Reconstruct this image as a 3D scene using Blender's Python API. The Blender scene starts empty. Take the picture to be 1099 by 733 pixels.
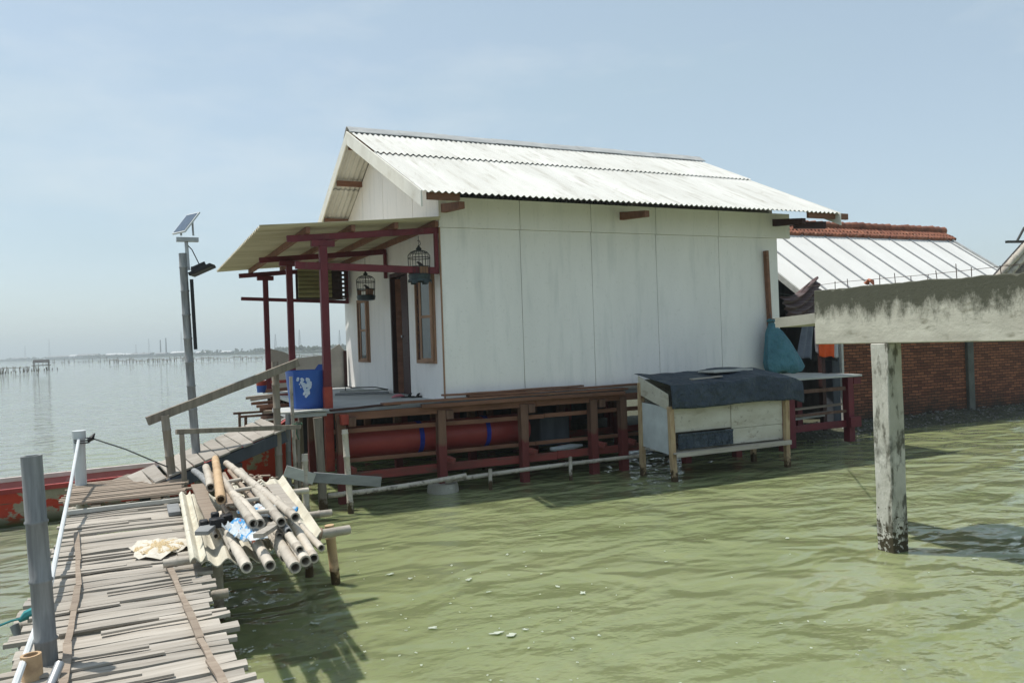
import bpy, math, random
from mathutils import Vector, Matrix
R = math.radians
rnd = random.Random(7)
scene = bpy.context.scene
col = scene.collection
V = Vector

# ---------------------------------------------------------------- camera
# world axes: X along the house's long wall, Y across it (away from the water in front), Z up, water at z=0
EYE = V((-4.14, -11.10, 2.15))
F_PX, PITCH, ROLL, YAW = 850.0, R(.08), R(1.98), R(25.4)
fw = V((math.sin(YAW)*math.cos(PITCH), math.cos(YAW)*math.cos(PITCH), math.sin(PITCH)))
rt0 = V((math.cos(YAW), -math.sin(YAW), 0))
up0 = rt0.cross(fw)
RT = rt0*math.cos(ROLL) - up0*math.sin(ROLL)
UP = rt0*math.sin(ROLL) + up0*math.cos(ROLL)
cam_d = bpy.data.cameras.new('camera'); cam = bpy.data.objects.new('camera', cam_d); col.objects.link(cam)
M = Matrix((RT, UP, -fw)).transposed().to_4x4(); M.translation = EYE
cam.matrix_world = M
cam_d.sensor_width = 36; cam_d.lens = F_PX*36/1099; cam_d.clip_start = .1; cam_d.clip_end = 20000
scene.camera = cam

# ---------------------------------------------------------------- light
SUN = V((-.30, .28, 1.0)).normalized()
elev = math.asin(SUN.z)
world = bpy.data.worlds.new('World'); scene.world = world; world.use_nodes = True
nt = world.node_tree; nt.nodes.clear()
sky = nt.nodes.new('ShaderNodeTexSky'); sky.sky_type = 'NISHITA'; sky.sun_disc = False
sky.sun_elevation = elev; sky.sun_rotation = math.atan2(SUN.x, SUN.y)
sky.altitude = 0; sky.air_density = 1.0; sky.dust_density = .8; sky.ozone_density = 1.0
hs = nt.nodes.new('ShaderNodeHueSaturation'); hs.inputs['Saturation'].default_value = .72
bg = nt.nodes.new('ShaderNodeBackground'); bg.inputs['Strength'].default_value = .095
# faint thin cloud veil
tc = nt.nodes.new('ShaderNodeTexCoord'); mp = nt.nodes.new('ShaderNodeMapping'); mp.inputs['Scale'].default_value = (1.0, 1.0, 3.5)
nz = nt.nodes.new('ShaderNodeTexNoise'); nz.inputs['Scale'].default_value = 1.6; nz.inputs['Detail'].default_value = 5
rp = nt.nodes.new('ShaderNodeValToRGB'); rp.color_ramp.elements[0].position = .48; rp.color_ramp.elements[1].position = .85
rp.color_ramp.elements[0].color = (.42, .42, .42, 1); rp.color_ramp.elements[1].color = (.68, .68, .68, 1)
mx = nt.nodes.new('ShaderNodeMix'); mx.data_type = 'RGBA'
mx.inputs['B'].default_value = (2.75, 3.75, 4.2, 1)
L = nt.links.new
L(tc.outputs['Generated'], mp.inputs[0]); L(mp.outputs[0], nz.inputs['Vector']); L(nz.outputs['Fac'], rp.inputs[0])
L(rp.outputs[0], mx.inputs['Factor']); L(sky.outputs[0], hs.inputs['Color']); L(hs.outputs[0], mx.inputs['A'])
nz2 = nt.nodes.new('ShaderNodeTexNoise'); nz2.inputs['Scale'].default_value = 2.3; nz2.inputs['Detail'].default_value = 7; nz2.inputs['Roughness'].default_value = .6
rp2 = nt.nodes.new('ShaderNodeMapRange'); rp2.inputs['From Min'].default_value = .50; rp2.inputs['From Max'].default_value = .80; rp2.inputs['To Max'].default_value = .55
mx2 = nt.nodes.new('ShaderNodeMix'); mx2.data_type = 'RGBA'; mx2.inputs['B'].default_value = (5.0, 5.4, 5.5, 1)
L(mp.outputs[0], nz2.inputs['Vector']); L(nz2.outputs['Fac'], rp2.inputs['Value']); L(rp2.outputs[0], mx2.inputs['Factor'])
L(mx.outputs['Result'], mx2.inputs['A']); L(mx2.outputs['Result'], bg.inputs['Color'])
wo = nt.nodes.new('ShaderNodeOutputWorld'); L(bg.outputs[0], wo.inputs[0])
sd = bpy.data.lights.new('sun', 'SUN'); sd.energy = 2.7; sd.angle = R(.6); sd.color = (1, .955, .88)
so = bpy.data.objects.new('sun', sd); col.objects.link(so); so.rotation_euler = SUN.to_track_quat('Z', 'Y').to_euler(); so.location = (0, 0, 20)
scene.view_settings.view_transform = 'Standard'; scene.view_settings.look = 'None'
scene.view_settings.gamma = 1; scene.view_settings.exposure = 0.80
try: scene.view_settings.use_curve_mapping = False
except Exception: pass
scene.render.engine = 'CYCLES'

# ---------------------------------------------------------------- measuring helpers: photograph point + known plane -> place
def ray(px, py):
    return fw + RT*((px-549.5)/F_PX) + UP*((366.5-py)/F_PX)
def atz(px, py, z): d = ray(px, py); return EYE + d*((z-EYE.z)/d.z)
def aty(px, py, y): d = ray(px, py); return EYE + d*((y-EYE.y)/d.y)
def atx(px, py, x): d = ray(px, py); return EYE + d*((x-EYE.x)/d.x)
def dist(px, py, k): return EYE + ray(px, py)*k

# ---------------------------------------------------------------- materials
def lin(c):
    return tuple(((x/255)/12.92 if x/255 <= .04045 else (((x/255)+.055)/1.055)**2.4) for x in c)+(1,)
def mat(name, a, b=None, scale=4., stretch=(1, 1, 1), rough=.8, island=0., bump=.15, bscale=None, spots=None, spots2=None,
        metal=0., spec=.3, detail=6, lo=.35, hi=.65, trans=0, bstretch=None, wet=False):
    m = bpy.data.materials.new(name); m.use_nodes = True; t = m.node_tree; N = t.nodes; l = t.links.new
    p = N['Principled BSDF']; p.inputs['Roughness'].default_value = rough; p.inputs['Metallic'].default_value = metal
    p.inputs['Specular IOR Level'].default_value = spec
    tcn = N.new('ShaderNodeTexCoord')
    def noise(sc, st, det=detail, off=0.):
        q = N.new('ShaderNodeMapping'); q.inputs['Scale'].default_value = st; q.inputs['Location'].default_value = (off, off*.7, off*1.3)
        l(tcn.outputs['Object'], q.inputs[0])
        n = N.new('ShaderNodeTexNoise'); n.inputs['Scale'].default_value = sc; n.inputs['Detail'].default_value = det; n.inputs['Roughness'].default_value = .62
        l(q.outputs[0], n.inputs['Vector']); return n.outputs['Fac']
    def ramp(src, p0, p1):
        r = N.new('ShaderNodeMapRange'); r.inputs['From Min'].default_value = p0; r.inputs['From Max'].default_value = p1
        l(src, r.inputs['Value']); return r.outputs[0]
    def mixc(f, A, B):
        x = N.new('ShaderNodeMix'); x.data_type = 'RGBA'; l(f, x.inputs['Factor'])
        for s, k in ((A, 'A'), (B, 'B')):
            if isinstance(s, tuple): x.inputs[k].default_value = s if len(s) == 4 else s+(1,)
            else: l(s, x.inputs[k])
        return x.outputs['Result']
    b = b or tuple(x*.75 for x in a[:3])
    c = mixc(ramp(noise(scale, stretch), lo, hi), a, b)
    if spots:
        for i, (sc_, ss, p0, p1, st) in enumerate([spots] if not isinstance(spots, list) else spots):
            c = mixc(ramp(noise(ss, st, 5, 3.1+i*2), p0, p1), c, sc_)
    if island:
        g = N.new('ShaderNodeNewGeometry'); r = N.new('ShaderNodeMapRange'); r.inputs['To Min'].default_value = 1-island; r.inputs['To Max'].default_value = 1+island*.8
        oi = N.new('ShaderNodeObjectInfo'); av = N.new('ShaderNodeMath'); av.operation = 'MULTIPLY_ADD'; av.inputs[1].default_value = .5
        hf = N.new('ShaderNodeMath'); hf.operation = 'MULTIPLY'; hf.inputs[1].default_value = .5; l(g.outputs['Random Per Island'], hf.inputs[0])
        l(oi.outputs['Random'], av.inputs[0]); l(hf.outputs[0], av.inputs[2]); l(av.outputs[0], r.inputs['Value'])
        h = N.new('ShaderNodeHueSaturation'); l(r.outputs[0], h.inputs['Value']); l(c, h.inputs['Color']); c = h.outputs[0]
    if wet:   # algae and wet stain just over the waterline
        g2 = N.new('ShaderNodeNewGeometry'); s2 = N.new('ShaderNodeSeparateXYZ'); l(g2.outputs['Position'], s2.inputs[0])
        n2 = N.new('ShaderNodeTexNoise'); n2.inputs['Scale'].default_value = 14; l(g2.outputs['Position'], n2.inputs['Vector'])
        a2 = N.new('ShaderNodeMath'); a2.operation = 'MULTIPLY_ADD'; a2.inputs[1].default_value = .4; l(n2.outputs['Fac'], a2.inputs[0]); l(s2.outputs['Z'], a2.inputs[2])
        c = mixc(ramp(a2.outputs[0], .38, .28), c, (.07, .045, .022))
    l(c, p.inputs['Base Color'])
    if bump:
        bn = N.new('ShaderNodeBump'); bn.inputs['Strength'].default_value = 1; bn.inputs['Distance'].default_value = .55*bump/((bscale or scale*6)*max(bstretch or stretch))
        l(noise(bscale or scale*6, bstretch or stretch, 4), bn.inputs['Height']); l(bn.outputs[0], p.inputs['Normal'])
    if trans:
        p.inputs['Transmission Weight'].default_value = trans
    return m
one = (1, 1, 1)
MT = {}
MT['wall'] = mat('painted_board', (.88, .85, .82), (.81, .785, .755), 1.3, (1, 1, .35), .75, bump=.06, bscale=30,
                 spots=[((.62, .62, .60), 2.0, .52, .95, (3, 3, .4)), ((.55, .52, .45), 6, .66, .95, (1, 1, 1.5)), ((.60, .58, .54), 28, .60, .85, (1, 1, 1))])
MT['soffit'] = mat('fascia_board', (.74, .73, .66), (.62, .60, .53), 2, (1, 1, 1), .75, bump=.05,
                  spots=[((.36, .32, .22), 2.2, .56, .86, (1, 1, 1.6))])
MT['roofsheet'] = mat('cement_roof_sheet', (.60, .60, .57), (.51, .51, .475), 1.6, (1, .25, .25), .8, island=.09, bump=.05,
                      spots=[((.36, .345, .30), 3.0, .52, .80, (3, .35, .35)), ((.30, .28, .23), 7, .64, .85, (2, .6, .6))])
MT['ridge'] = mat('ridge_cap_cement', (.42, .43, .42), (.30, .31, .31), 3, (1, 2, 2), .85, bump=.08)
MT['porchsheet'] = mat('aged_roof_sheet', (.60, .55, .42), (.44, .39, .27), 1.5, (.3, 2, 1), .85, island=.06, bump=.05,
                       spots=[((.30, .26, .17), 2, .58, .8, (.5, 3, 1))])
MT['red'] = mat('red_paint', (.165, .026, .034), (.11, .02, .026), 4, (1, 1, .5), .55, bump=.1, spots=((.13, .07, .05), 9, .62, .8, (1, 1, .4)))
MT['redbright'] = mat('bright_and_sunlit_red', (.40, .07, .04), (.25, .04, .03), 4, one, .6, bump=.1)  # bright red paint; on the porch post it stands for sunlight
MT['redbeam'] = mat('worn_red_beam', (.26, .055, .045), (.16, .05, .04), 3, (.4, 2, 2), .8, bump=.3, spots=((.11, .075, .055), 6, .55, .7, (.5, 2, 2)))
MT['brown'] = mat('brown_timber', (.25, .12, .075), (.155, .075, .048), 3, (.5, 2, 2), .8, island=.2, bump=.35, spots=((.25, .16, .11), 5, .6, .8, (.4, 3, 3)))
MT['brownpost'] = mat('brown_post_timber', (.17, .10, .07), (.11, .06, .042), 4, (2, 2, .3), .85, island=.15, bump=.35)
MT['darkbrown'] = mat('dark_brown_timber', (.055, .022, .02), (.035, .016, .014), 4, (1, 1, .3), .6, bump=.15)
MT['frame'] = mat('light_brown_frame', (.36, .21, .13), (.25, .14, .085), 5, (1, 1, .3), .6, bump=.15)
MT['grey'] = mat('weathered_plank', (.47, .43, .375), (.33, .295, .25), 3.2, (.5, 8, 8), .9, island=.36, bump=.6, bscale=14, bstretch=(.6, 12, 12),
                 spots=[((.13, .105, .085), 5, .60, .78, (.5, 9, 9)), ((.50, .48, .45), 2.2, .60, .8, (.6, 3, 3))])
MT['greyv'] = mat(wet=True, name='weathered_upright', a=(.27, .235, .19), b=(.17, .145, .115), scale=4, stretch=(5, 5, .5), rough=.9, island=.25, bump=.5, spots=((.11, .09, .07), 5, .6, .8, (4, 4, .6)))
MT['warm'] = mat('warm_slat', (.37, .305, .24), (.26, .205, .16), 3, (.6, 8, 8), .9, island=.25, bump=.5, spots=((.13, .085, .06), 5, .58, .78, (.5, 9, 9)))
MT['rampboard'] = mat('ramp_board', (.42, .385, .34), (.31, .28, .24), 3, (1, 1, 1), .9, island=.2, bump=.4, spots=((.2, .17, .14), 6, .6, .8, one))
MT['bamboo'] = mat(wet=True, name='dry_bamboo', a=(.50, .455, .385), b=(.38, .34, .285), scale=3, stretch=(1, 1, 1), rough=.65, island=.42, bump=.2, bscale=22,
                   spots=[((.21, .17, .135), 5, .52, .70, one), ((.15, .12, .10), 16, .60, .74, one)])
MT['bambooyel'] = mat(wet=True, name='yellow_bamboo', a=(.55, .39, .23), b=(.42, .28, .16), scale=3, stretch=one, rough=.55, island=.15, bump=.15, spots=((.24, .16, .10), 6, .6, .8, one))
MT['bamboogrey'] = mat('grey_bamboo', (.30, .31, .31), (.17, .175, .18), 3, (7, 7, .5), .75, island=.1, bump=.3,
                       spots=[((.10, .10, .105), 3, .56, .8, (3, 3, .5)), ((.43, .43, .42), 7, .66, .84, (2, 2, .4))])
MT['hollow'] = mat('hollow_dark', (.03, .022, .018), None, 4, bump=0, rough=.95)
MT['sheet'] = mat('old_cement_sheet', (.66, .63, .53), (.50, .47, .38), 2.5, one, .9, island=.12, bump=.25,
                  spots=[((.27, .23, .17), 3, .56, .8, one), ((.17, .15, .12), 8, .62, .8, one)])
MT['concrete'] = mat('weathered_concrete', (.40, .385, .33), (.29, .28, .235), 2.2, (3, 1, 1), .92, bump=.4, bscale=25,
                     spots=[((.16, .15, .12), 5, .58, .78, (2, 1, 2.4)), ((.52, .51, .46), 7, .62, .8, (1, 1, 2))])
MT['plastic_red'] = mat('dark_red_plastic', (.30, .05, .042), (.21, .036, .034), 2, (.5, 1, 1), .45, bump=.05, spots=((.10, .02, .022), 4, .6, .85, one))
MT['strap'] = mat('blue_strap', (.02, .035, .28), (.015, .025, .2), 8, bump=.1)
MT['blue'] = mat('blue_plastic', (.012, .085, .36), (.010, .06, .27), 3, one, .4, spec=.5, bump=.04)
MT['splash'] = mat('white_paint_splash', (.55, .60, .66), (.38, .48, .62), 25, one, .7, bump=.1)
MT['whitewood'] = mat('white_painted_wood', (.58, .56, .49), (.45, .42, .34), 2.2, (.6, 1, 1.5), .8, island=.05, bump=.25,
                      spots=[((.24, .18, .12), 3.5, .55, .78, (.6, 1, 2.5)), ((.17, .14, .11), 12, .60, .74, one)])
MT['whitepanel'] = mat('whitewashed_panel', (.56, .60, .61), (.42, .45, .46), 3, one, .75, bump=.12, spots=((.22, .22, .20), 5, .6, .82, (1, 1, 1)))
MT['legpaint'] = mat(wet=True, name='cream_leg', a=(.52, .40, .25), b=(.34, .23, .13), scale=4, stretch=(2, 2, .5), rough=.8, bump=.25, spots=((.17, .08, .05), 5, .55, .75, (2, 2, .5)))
MT['tarp'] = mat('navy_tarp', (.036, .052, .075), (.022, .034, .052), 2, one, .6, spec=.35, bump=.9, bscale=4, spots=((.075, .095, .115), 3, .5, .8, one))
MT['sack'] = mat('teal_sack', (.075, .20, .25), (.05, .145, .19), 3, one, .7, bump=.9, bscale=5, spots=((.03, .09, .13), 4, .55, .8, (1, 1, 1)))
MT['steel'] = mat('galvanised_steel', (.45, .46, .47), (.32, .33, .34), 6, one, .45, metal=.6, bump=.05)
MT['black'] = mat('black_plastic', (.02, .02, .022), None, 6, one, .5, bump=.05)
MT['panel'] = mat('solar_cell', (.06, .09, .14), (.045, .07, .11), 10, one, .2, spec=.6, bump=0)
MT['white'] = mat('white_plastic', (.62, .65, .66), (.50, .53, .54), 3, (1, 1, .4), .6, bump=.08, spots=((.35, .36, .35), 5, .62, .8, (2, 2, .5)))
MT['rope'] = mat('pale_rope', (.60, .57, .50), (.42, .39, .32), 30, bump=.4)
MT['ropebrown'] = mat('brown_rope', (.35, .25, .18), (.22, .15, .11), 20, bump=.5)
MT['green_rope'] = mat('green_cord', (.06, .13, .08), (.04, .09, .05), 20, bump=.3)
MT['teal_rope'] = mat('teal_cord', (.05, .26, .27), None, 20, bump=.3)
MT['terracotta'] = mat('terracotta_tile', (.32, .13, .075), (.17, .065, .045), 6, one, .85, island=.35, bump=.3, spots=((.42, .28, .20), 7, .58, .8, one))
MT['whitemetal'] = mat('white_sheet_metal', (.74, .73, .70), (.66, .65, .62), 1, (1, .3, 1), .75, bump=.04, island=.05, spots=((.50, .49, .46), 4, .62, .85, (3, .4, .4)))
MT['seam'] = mat('seam_strip', (.30, .31, .32), None, 5, bump=.1)
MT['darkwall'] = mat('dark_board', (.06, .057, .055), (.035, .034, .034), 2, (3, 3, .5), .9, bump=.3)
MT['bluegrey'] = mat('blue_grey_board', (.075, .085, .10), (.05, .055, .068), 2, (3, 3, .5), .85, bump=.2)
MT['pillar'] = mat('mossy_pillar', (.15, .155, .14), (.085, .09, .08), 4, (1, 1, .6), .95, bump=.4)
MT['shell'] = mat('shell_rubble', (.30, .29, .26), (.10, .10, .09), 8, one, .9, island=.7, bump=.3)
MT['bank'] = mat('dark_silt', (.10, .10, .065), (.055, .06, .038), 6, one, .95, bump=.8, bscale=20)
MT['floor'] = mat('pale_floor', (.52, .54, .54), (.40, .42, .42), 2, one, .7, bump=.1, spots=((.27, .26, .24), 4, .6, .8, one))
MT['beige'] = mat('beige_board', (.50, .47, .41), (.40, .37, .32), 2, one, .85, bump=.15)
MT['olive'] = mat('olive_slat', (.27, .25, .115), (.18, .165, .07), 4, (.5, 1, 3), .8, island=.2, bump=.3)
MT['lattice'] = mat('dark_lattice', (.075, .05, .04), (.05, .03, .025), 5, bump=.3)
MT['wire'] = mat('dark_wire', (.03, .035, .033), None, 5, rough=.5, bump=0)
MT['cagewood'] = mat('cage_wood', (.28, .15, .09), None, 6, bump=.2)
MT['cagetray'] = mat('cage_tray', (.035, .055, .06), (.02, .03, .035), 6, rough=.4, bump=.1)
MT['bird'] = mat('dark_feather', (.03, .028, .03), (.06, .05, .045), 20, bump=.2)
MT['glass'] = mat('window_glass', (.10, .12, .12), (.07, .085, .085), 2, one, .08, spec=.8, bump=0)
MT['cloth_stripe'] = mat('brown_striped_cloth', (.13, .085, .085), (.09, .062, .065), 3, one, .95, bump=.2, spots=((.16, .13, .13), 6, .50, .58, (.4, .4, 5)))
MT['cloth_grey'] = mat('grey_cloth', (.17, .19, .23), (.12, .135, .17), 5, one, .95, bump=.2)
MT['cloth_dark'] = mat('charcoal_cloth', (.035, .038, .047), None, 5, one, .95, bump=.2)
MT['orange'] = mat('orange_cloth', (.75, .11, .025), (.58, .08, .02), 5, one, .9, bump=.2)
MT['cloth_white'] = mat('white_cloth', (.55, .56, .58), None, 5, one, .9, bump=.2)
MT['grain'] = mat('dried_crumbs', (.72, .60, .40), (.60, .47, .28), 20, one, .9, island=.35, bump=.3)
MT['net'] = mat('pale_net', (.66, .62, .54), (.52, .48, .40), 30, one, .9, bump=.6, bscale=120)
MT['packet'] = mat('blue_white_packet', (.58, .63, .66), (.50, .56, .60), 5, one, .35, bump=.35, bscale=16,
                   spots=[((.06, .30, .60), 11, .53, .57, one), ((.55, .2, .12), 14, .64, .66, one)])
MT['ply'] = mat('grey_board', (.27, .28, .28), (.20, .205, .21), 4, (.5, 2, 2), .85, bump=.25, spots=((.12, .12, .12), 12, .64, .76, one))
MT['plypale'] = mat('pale_board', (.50, .50, .47), (.38, .38, .35), 4, (.5, 2, 2), .85, bump=.25)
MT['boatin'] = mat('pink_boat_paint', (.42, .155, .145), (.34, .12, .115), 2.5, one, .7, bump=.15, spots=((.50, .36, .31), 5, .60, .7, one))
MT['boatrim'] = mat('red_rim_paint', (.36, .055, .045), (.26, .04, .035), 3, one, .6, bump=.15)
MT['boatwhite'] = mat('white_rim_paint', (.62, .58, .55), (.50, .42, .38), 4, one, .7, bump=.1)
MT['rebar'] = mat('rusty_steel', (.10, .07, .055), None, 10, bump=.2)
MT['foam'] = mat('foam_fleck', (.50, .54, .44), None, 10, one, .9, bump=0)

def hull_material():
    # peeling red and cream paint over wood, green slime band by height of the hull
    m = mat('peeling_hull_paint', (.40, .36, .27), (.25, .23, .16), 3, one, .75, bump=.3,
            spots=[((.46, .055, .030), 1.9, .425, .45, (1, 1, 1.3)), ((.12, .09, .06), 5, .62, .7, (.4, .4, 4))])
    t = m.node_tree; N = t.nodes; l = t.links.new; p = N['Principled BSDF']
    src = p.inputs['Base Color'].links[0].from_socket
    g = N.new('ShaderNodeNewGeometry'); s = N.new('ShaderNodeSeparateXYZ'); l(g.outputs['Position'], s.inputs[0])
    r = N.new('ShaderNodeMapRange'); r.inputs['From Min'].default_value = .16; r.inputs['From Max'].default_value = .02; l(s.outputs['Z'], r.inputs['Value'])
    x = N.new('ShaderNodeMix'); x.data_type = 'RGBA'; l(r.outputs[0], x.inputs['Factor']); l(src, x.inputs['A']); x.inputs['B'].default_value = (.075, .085, .03, 1)
    l(x.outputs['Result'], p.inputs['Base Color']); return m
MT['hull'] = hull_material()

def slab_material():
    # concrete with a black-green moss stain hanging down from the top edge with a ragged lower border
    m = mat('stained_concrete_slab', (.56, .54, .46), (.43, .41, .345), 2.5, (1, 1, 3), .92, bump=.3, bscale=30, bstretch=(1, 1, 1.5),
            spots=[((.20, .19, .14), 5, .58, .76, (1, 1, 3)), ((.60, .59, .54), 9, .64, .8, (1, 1, 2))])
    t = m.node_tree; N = t.nodes; l = t.links.new; p = N['Principled BSDF']
    src = p.inputs['Base Color'].links[0].from_socket
    g = N.new('ShaderNodeNewGeometry'); s = N.new('ShaderNodeSeparateXYZ'); l(g.outputs['Position'], s.inputs[0])
    n = N.new('ShaderNodeTexNoise'); n.inputs['Scale'].default_value = 5; n.inputs['Detail'].default_value = 8; n.inputs['Roughness'].default_value = .75
    q = N.new('ShaderNodeMapping'); q.inputs['Scale'].default_value = (1, 1.5, .8); l(g.outputs['Position'], q.inputs[0]); l(q.outputs[0], n.inputs['Vector'])
    a = N.new('ShaderNodeMath'); a.operation = 'MULTIPLY_ADD'; a.inputs[1].default_value = .75; l(n.outputs['Fac'], a.inputs[0]); l(s.outputs['Z'], a.inputs[2])
    r = N.new('ShaderNodeMapRange'); r.inputs['From Min'].default_value = 2.62; r.inputs['From Max'].default_value = 2.80; l(a.outputs[0], r.inputs['Value'])
    x = N.new('ShaderNodeMix'); x.data_type = 'RGBA'; l(r.outputs[0], x.inputs['Factor']); l(src, x.inputs['A']); x.inputs['B'].default_value = (.085, .085, .062, 1)
    l(x.outputs['Result'], p.inputs['Base Color']); return m
MT['slab'] = slab_material()

def post_material():
    # whitewashed concrete, barnacled dark foot
    m = mat('barnacled_concrete_post', (.60, .585, .53), (.40, .39, .335), 4, (1, 1, .5), .92, bump=.45, bscale=30,
            spots=[((.13, .125, .10), 7, .52, .64, (1.5, 1.5, .6)), ((.10, .10, .08), 2, .56, .7, (1, 1, 1))])
    t = m.node_tree; N = t.nodes; l = t.links.new; p = N['Principled BSDF']
    src = p.inputs['Base Color'].links[0].from_socket
    g = N.new('ShaderNodeNewGeometry'); s = N.new('ShaderNodeSeparateXYZ'); l(g.outputs['Position'], s.inputs[0])
    n = N.new('ShaderNodeTexNoise'); n.inputs['Scale'].default_value = 22; n.inputs['Detail'].default_value = 6; l(g.outputs['Position'], n.inputs['Vector'])
    a = N.new('ShaderNodeMath'); a.operation = 'MULTIPLY_ADD'; a.inputs[1].default_value = 1.6; l(n.outputs['Fac'], a.inputs[0]); l(s.outputs['Z'], a.inputs[2])
    r = N.new('ShaderNodeMapRange'); r.inputs['From Min'].default_value = 1.01; r.inputs['From Max'].default_value = .93; l(a.outputs[0], r.inputs['Value'])
    x = N.new('ShaderNodeMix'); x.data_type = 'RGBA'; l(r.outputs[0], x.inputs['Factor']); l(src, x.inputs['A']); x.inputs['B'].default_value = (.06, .05, .03, 1)
    l(x.outputs['Result'], p.inputs['Base Color']); return m
MT['cpost'] = post_material()

def stilt_material():
    # brown upright whose lower length is painted red; border height slightly ragged
    m = mat('red_footed_stilt', (.185, .105, .07), (.12, .065, .045), 4, (3, 3, .4), .85, island=.15, bump=.35)
    t = m.node_tree; N = t.nodes; l = t.links.new; p = N['Principled BSDF']
    src = p.inputs['Base Color'].links[0].from_socket
    g = N.new('ShaderNodeNewGeometry'); s = N.new('ShaderNodeSeparateXYZ'); l(g.outputs['Position'], s.inputs[0])
    n = N.new('ShaderNodeTexNoise'); n.inputs['Scale'].default_value = 7; l(g.outputs['Position'], n.inputs['Vector'])
    a = N.new('ShaderNodeMath'); a.operation = 'MULTIPLY_ADD'; a.inputs[1].default_value = .3; l(n.outputs['Fac'], a.inputs[0]); l(s.outputs['Z'], a.inputs[2])
    r = N.new('ShaderNodeMapRange'); r.inputs['From Min'].default_value = .86; r.inputs['From Max'].default_value = .78; l(a.outputs[0], r.inputs['Value'])
    x = N.new('ShaderNodeMix'); x.data_type = 'RGBA'; l(r.outputs[0], x.inputs['Factor']); l(src, x.inputs['A']); x.inputs['B'].default_value = (.15, .038, .034, 1)
    l(x.outputs['Result'], p.inputs['Base Color']); return m
MT['stilt'] = stilt_material()

def brick_material():
    m = bpy.data.materials.new('brick_wall'); m.use_nodes = True; t = m.node_tree; N = t.nodes; l = t.links.new; p = N['Principled BSDF']
    p.inputs['Roughness'].default_value = .92; p.inputs['Specular IOR Level'].default_value = .2
    g = N.new('ShaderNodeNewGeometry'); s = N.new('ShaderNodeSeparateXYZ'); l(g.outputs['Position'], s.inputs[0])
    n0 = N.new('ShaderNodeTexNoise'); n0.inputs['Scale'].default_value = 6; l(g.outputs['Position'], n0.inputs['Vector'])
    ad = N.new('ShaderNodeMath'); ad.operation = 'MULTIPLY_ADD'; ad.inputs[1].default_value = .035; l(n0.outputs['Fac'], ad.inputs[0]); l(s.outputs['Z'], ad.inputs[2])
    cx = N.new('ShaderNodeMath'); cx.operation = 'ADD'; l(s.outputs['X'], cx.inputs[0]); l(s.outputs['Y'], cx.inputs[1])
    c = N.new('ShaderNodeCombineXYZ'); l(cx.outputs[0], c.inputs[0]); l(ad.outputs[0], c.inputs[1])
    b = N.new('ShaderNodeTexBrick'); b.inputs['Scale'].default_value = 1; b.inputs['Brick Width'].default_value = .22; b.inputs['Row Height'].default_value = .068
    b.inputs['Mortar Size'].default_value = .009; b.inputs['Mortar Smooth'].default_value = .3; b.inputs['Bias'].default_value = -.1
    b.inputs['Color1'].default_value = (.31, .125, .07, 1); b.inputs['Color2'].default_value = (.14, .058, .04, 1); b.inputs['Mortar'].default_value = (.045, .038, .032, 1)
    l(c.outputs[0], b.inputs['Vector'])
    n = N.new('ShaderNodeTexNoise'); n.inputs['Scale'].default_value = 1.6; n.inputs['Detail'].default_value = 7; l(g.outputs['Position'], n.inputs['Vector'])
    a = N.new('ShaderNodeMath'); a.operation = 'MULTIPLY_ADD'; a.inputs[1].default_value = 1.2; l(n.outputs['Fac'], a.inputs[0]); l(s.outputs['Z'], a.inputs[2])
    r = N.new('ShaderNodeMapRange'); r.inputs['From Min'].default_value = 1.25; r.inputs['From Max'].default_value = .65; l(a.outputs[0], r.inputs['Value'])
    x = N.new('ShaderNodeMix'); x.data_type = 'RGBA'; l(r.outputs[0], x.inputs['Factor']); l(b.outputs['Color'], x.inputs['A']); x.inputs['B'].default_value = (.05, .045, .035, 1)
    l(x.outputs['Result'], p.inputs['Base Color'])
    bn = N.new('ShaderNodeBump'); bn.inputs['Strength'].default_value = .9; bn.inputs['Distance'].default_value = .02; bn.invert = True
    l(b.outputs['Fac'], bn.inputs['Height']); l(bn.outputs[0], p.inputs['Normal']); return m
MT['brick'] = brick_material()

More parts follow.
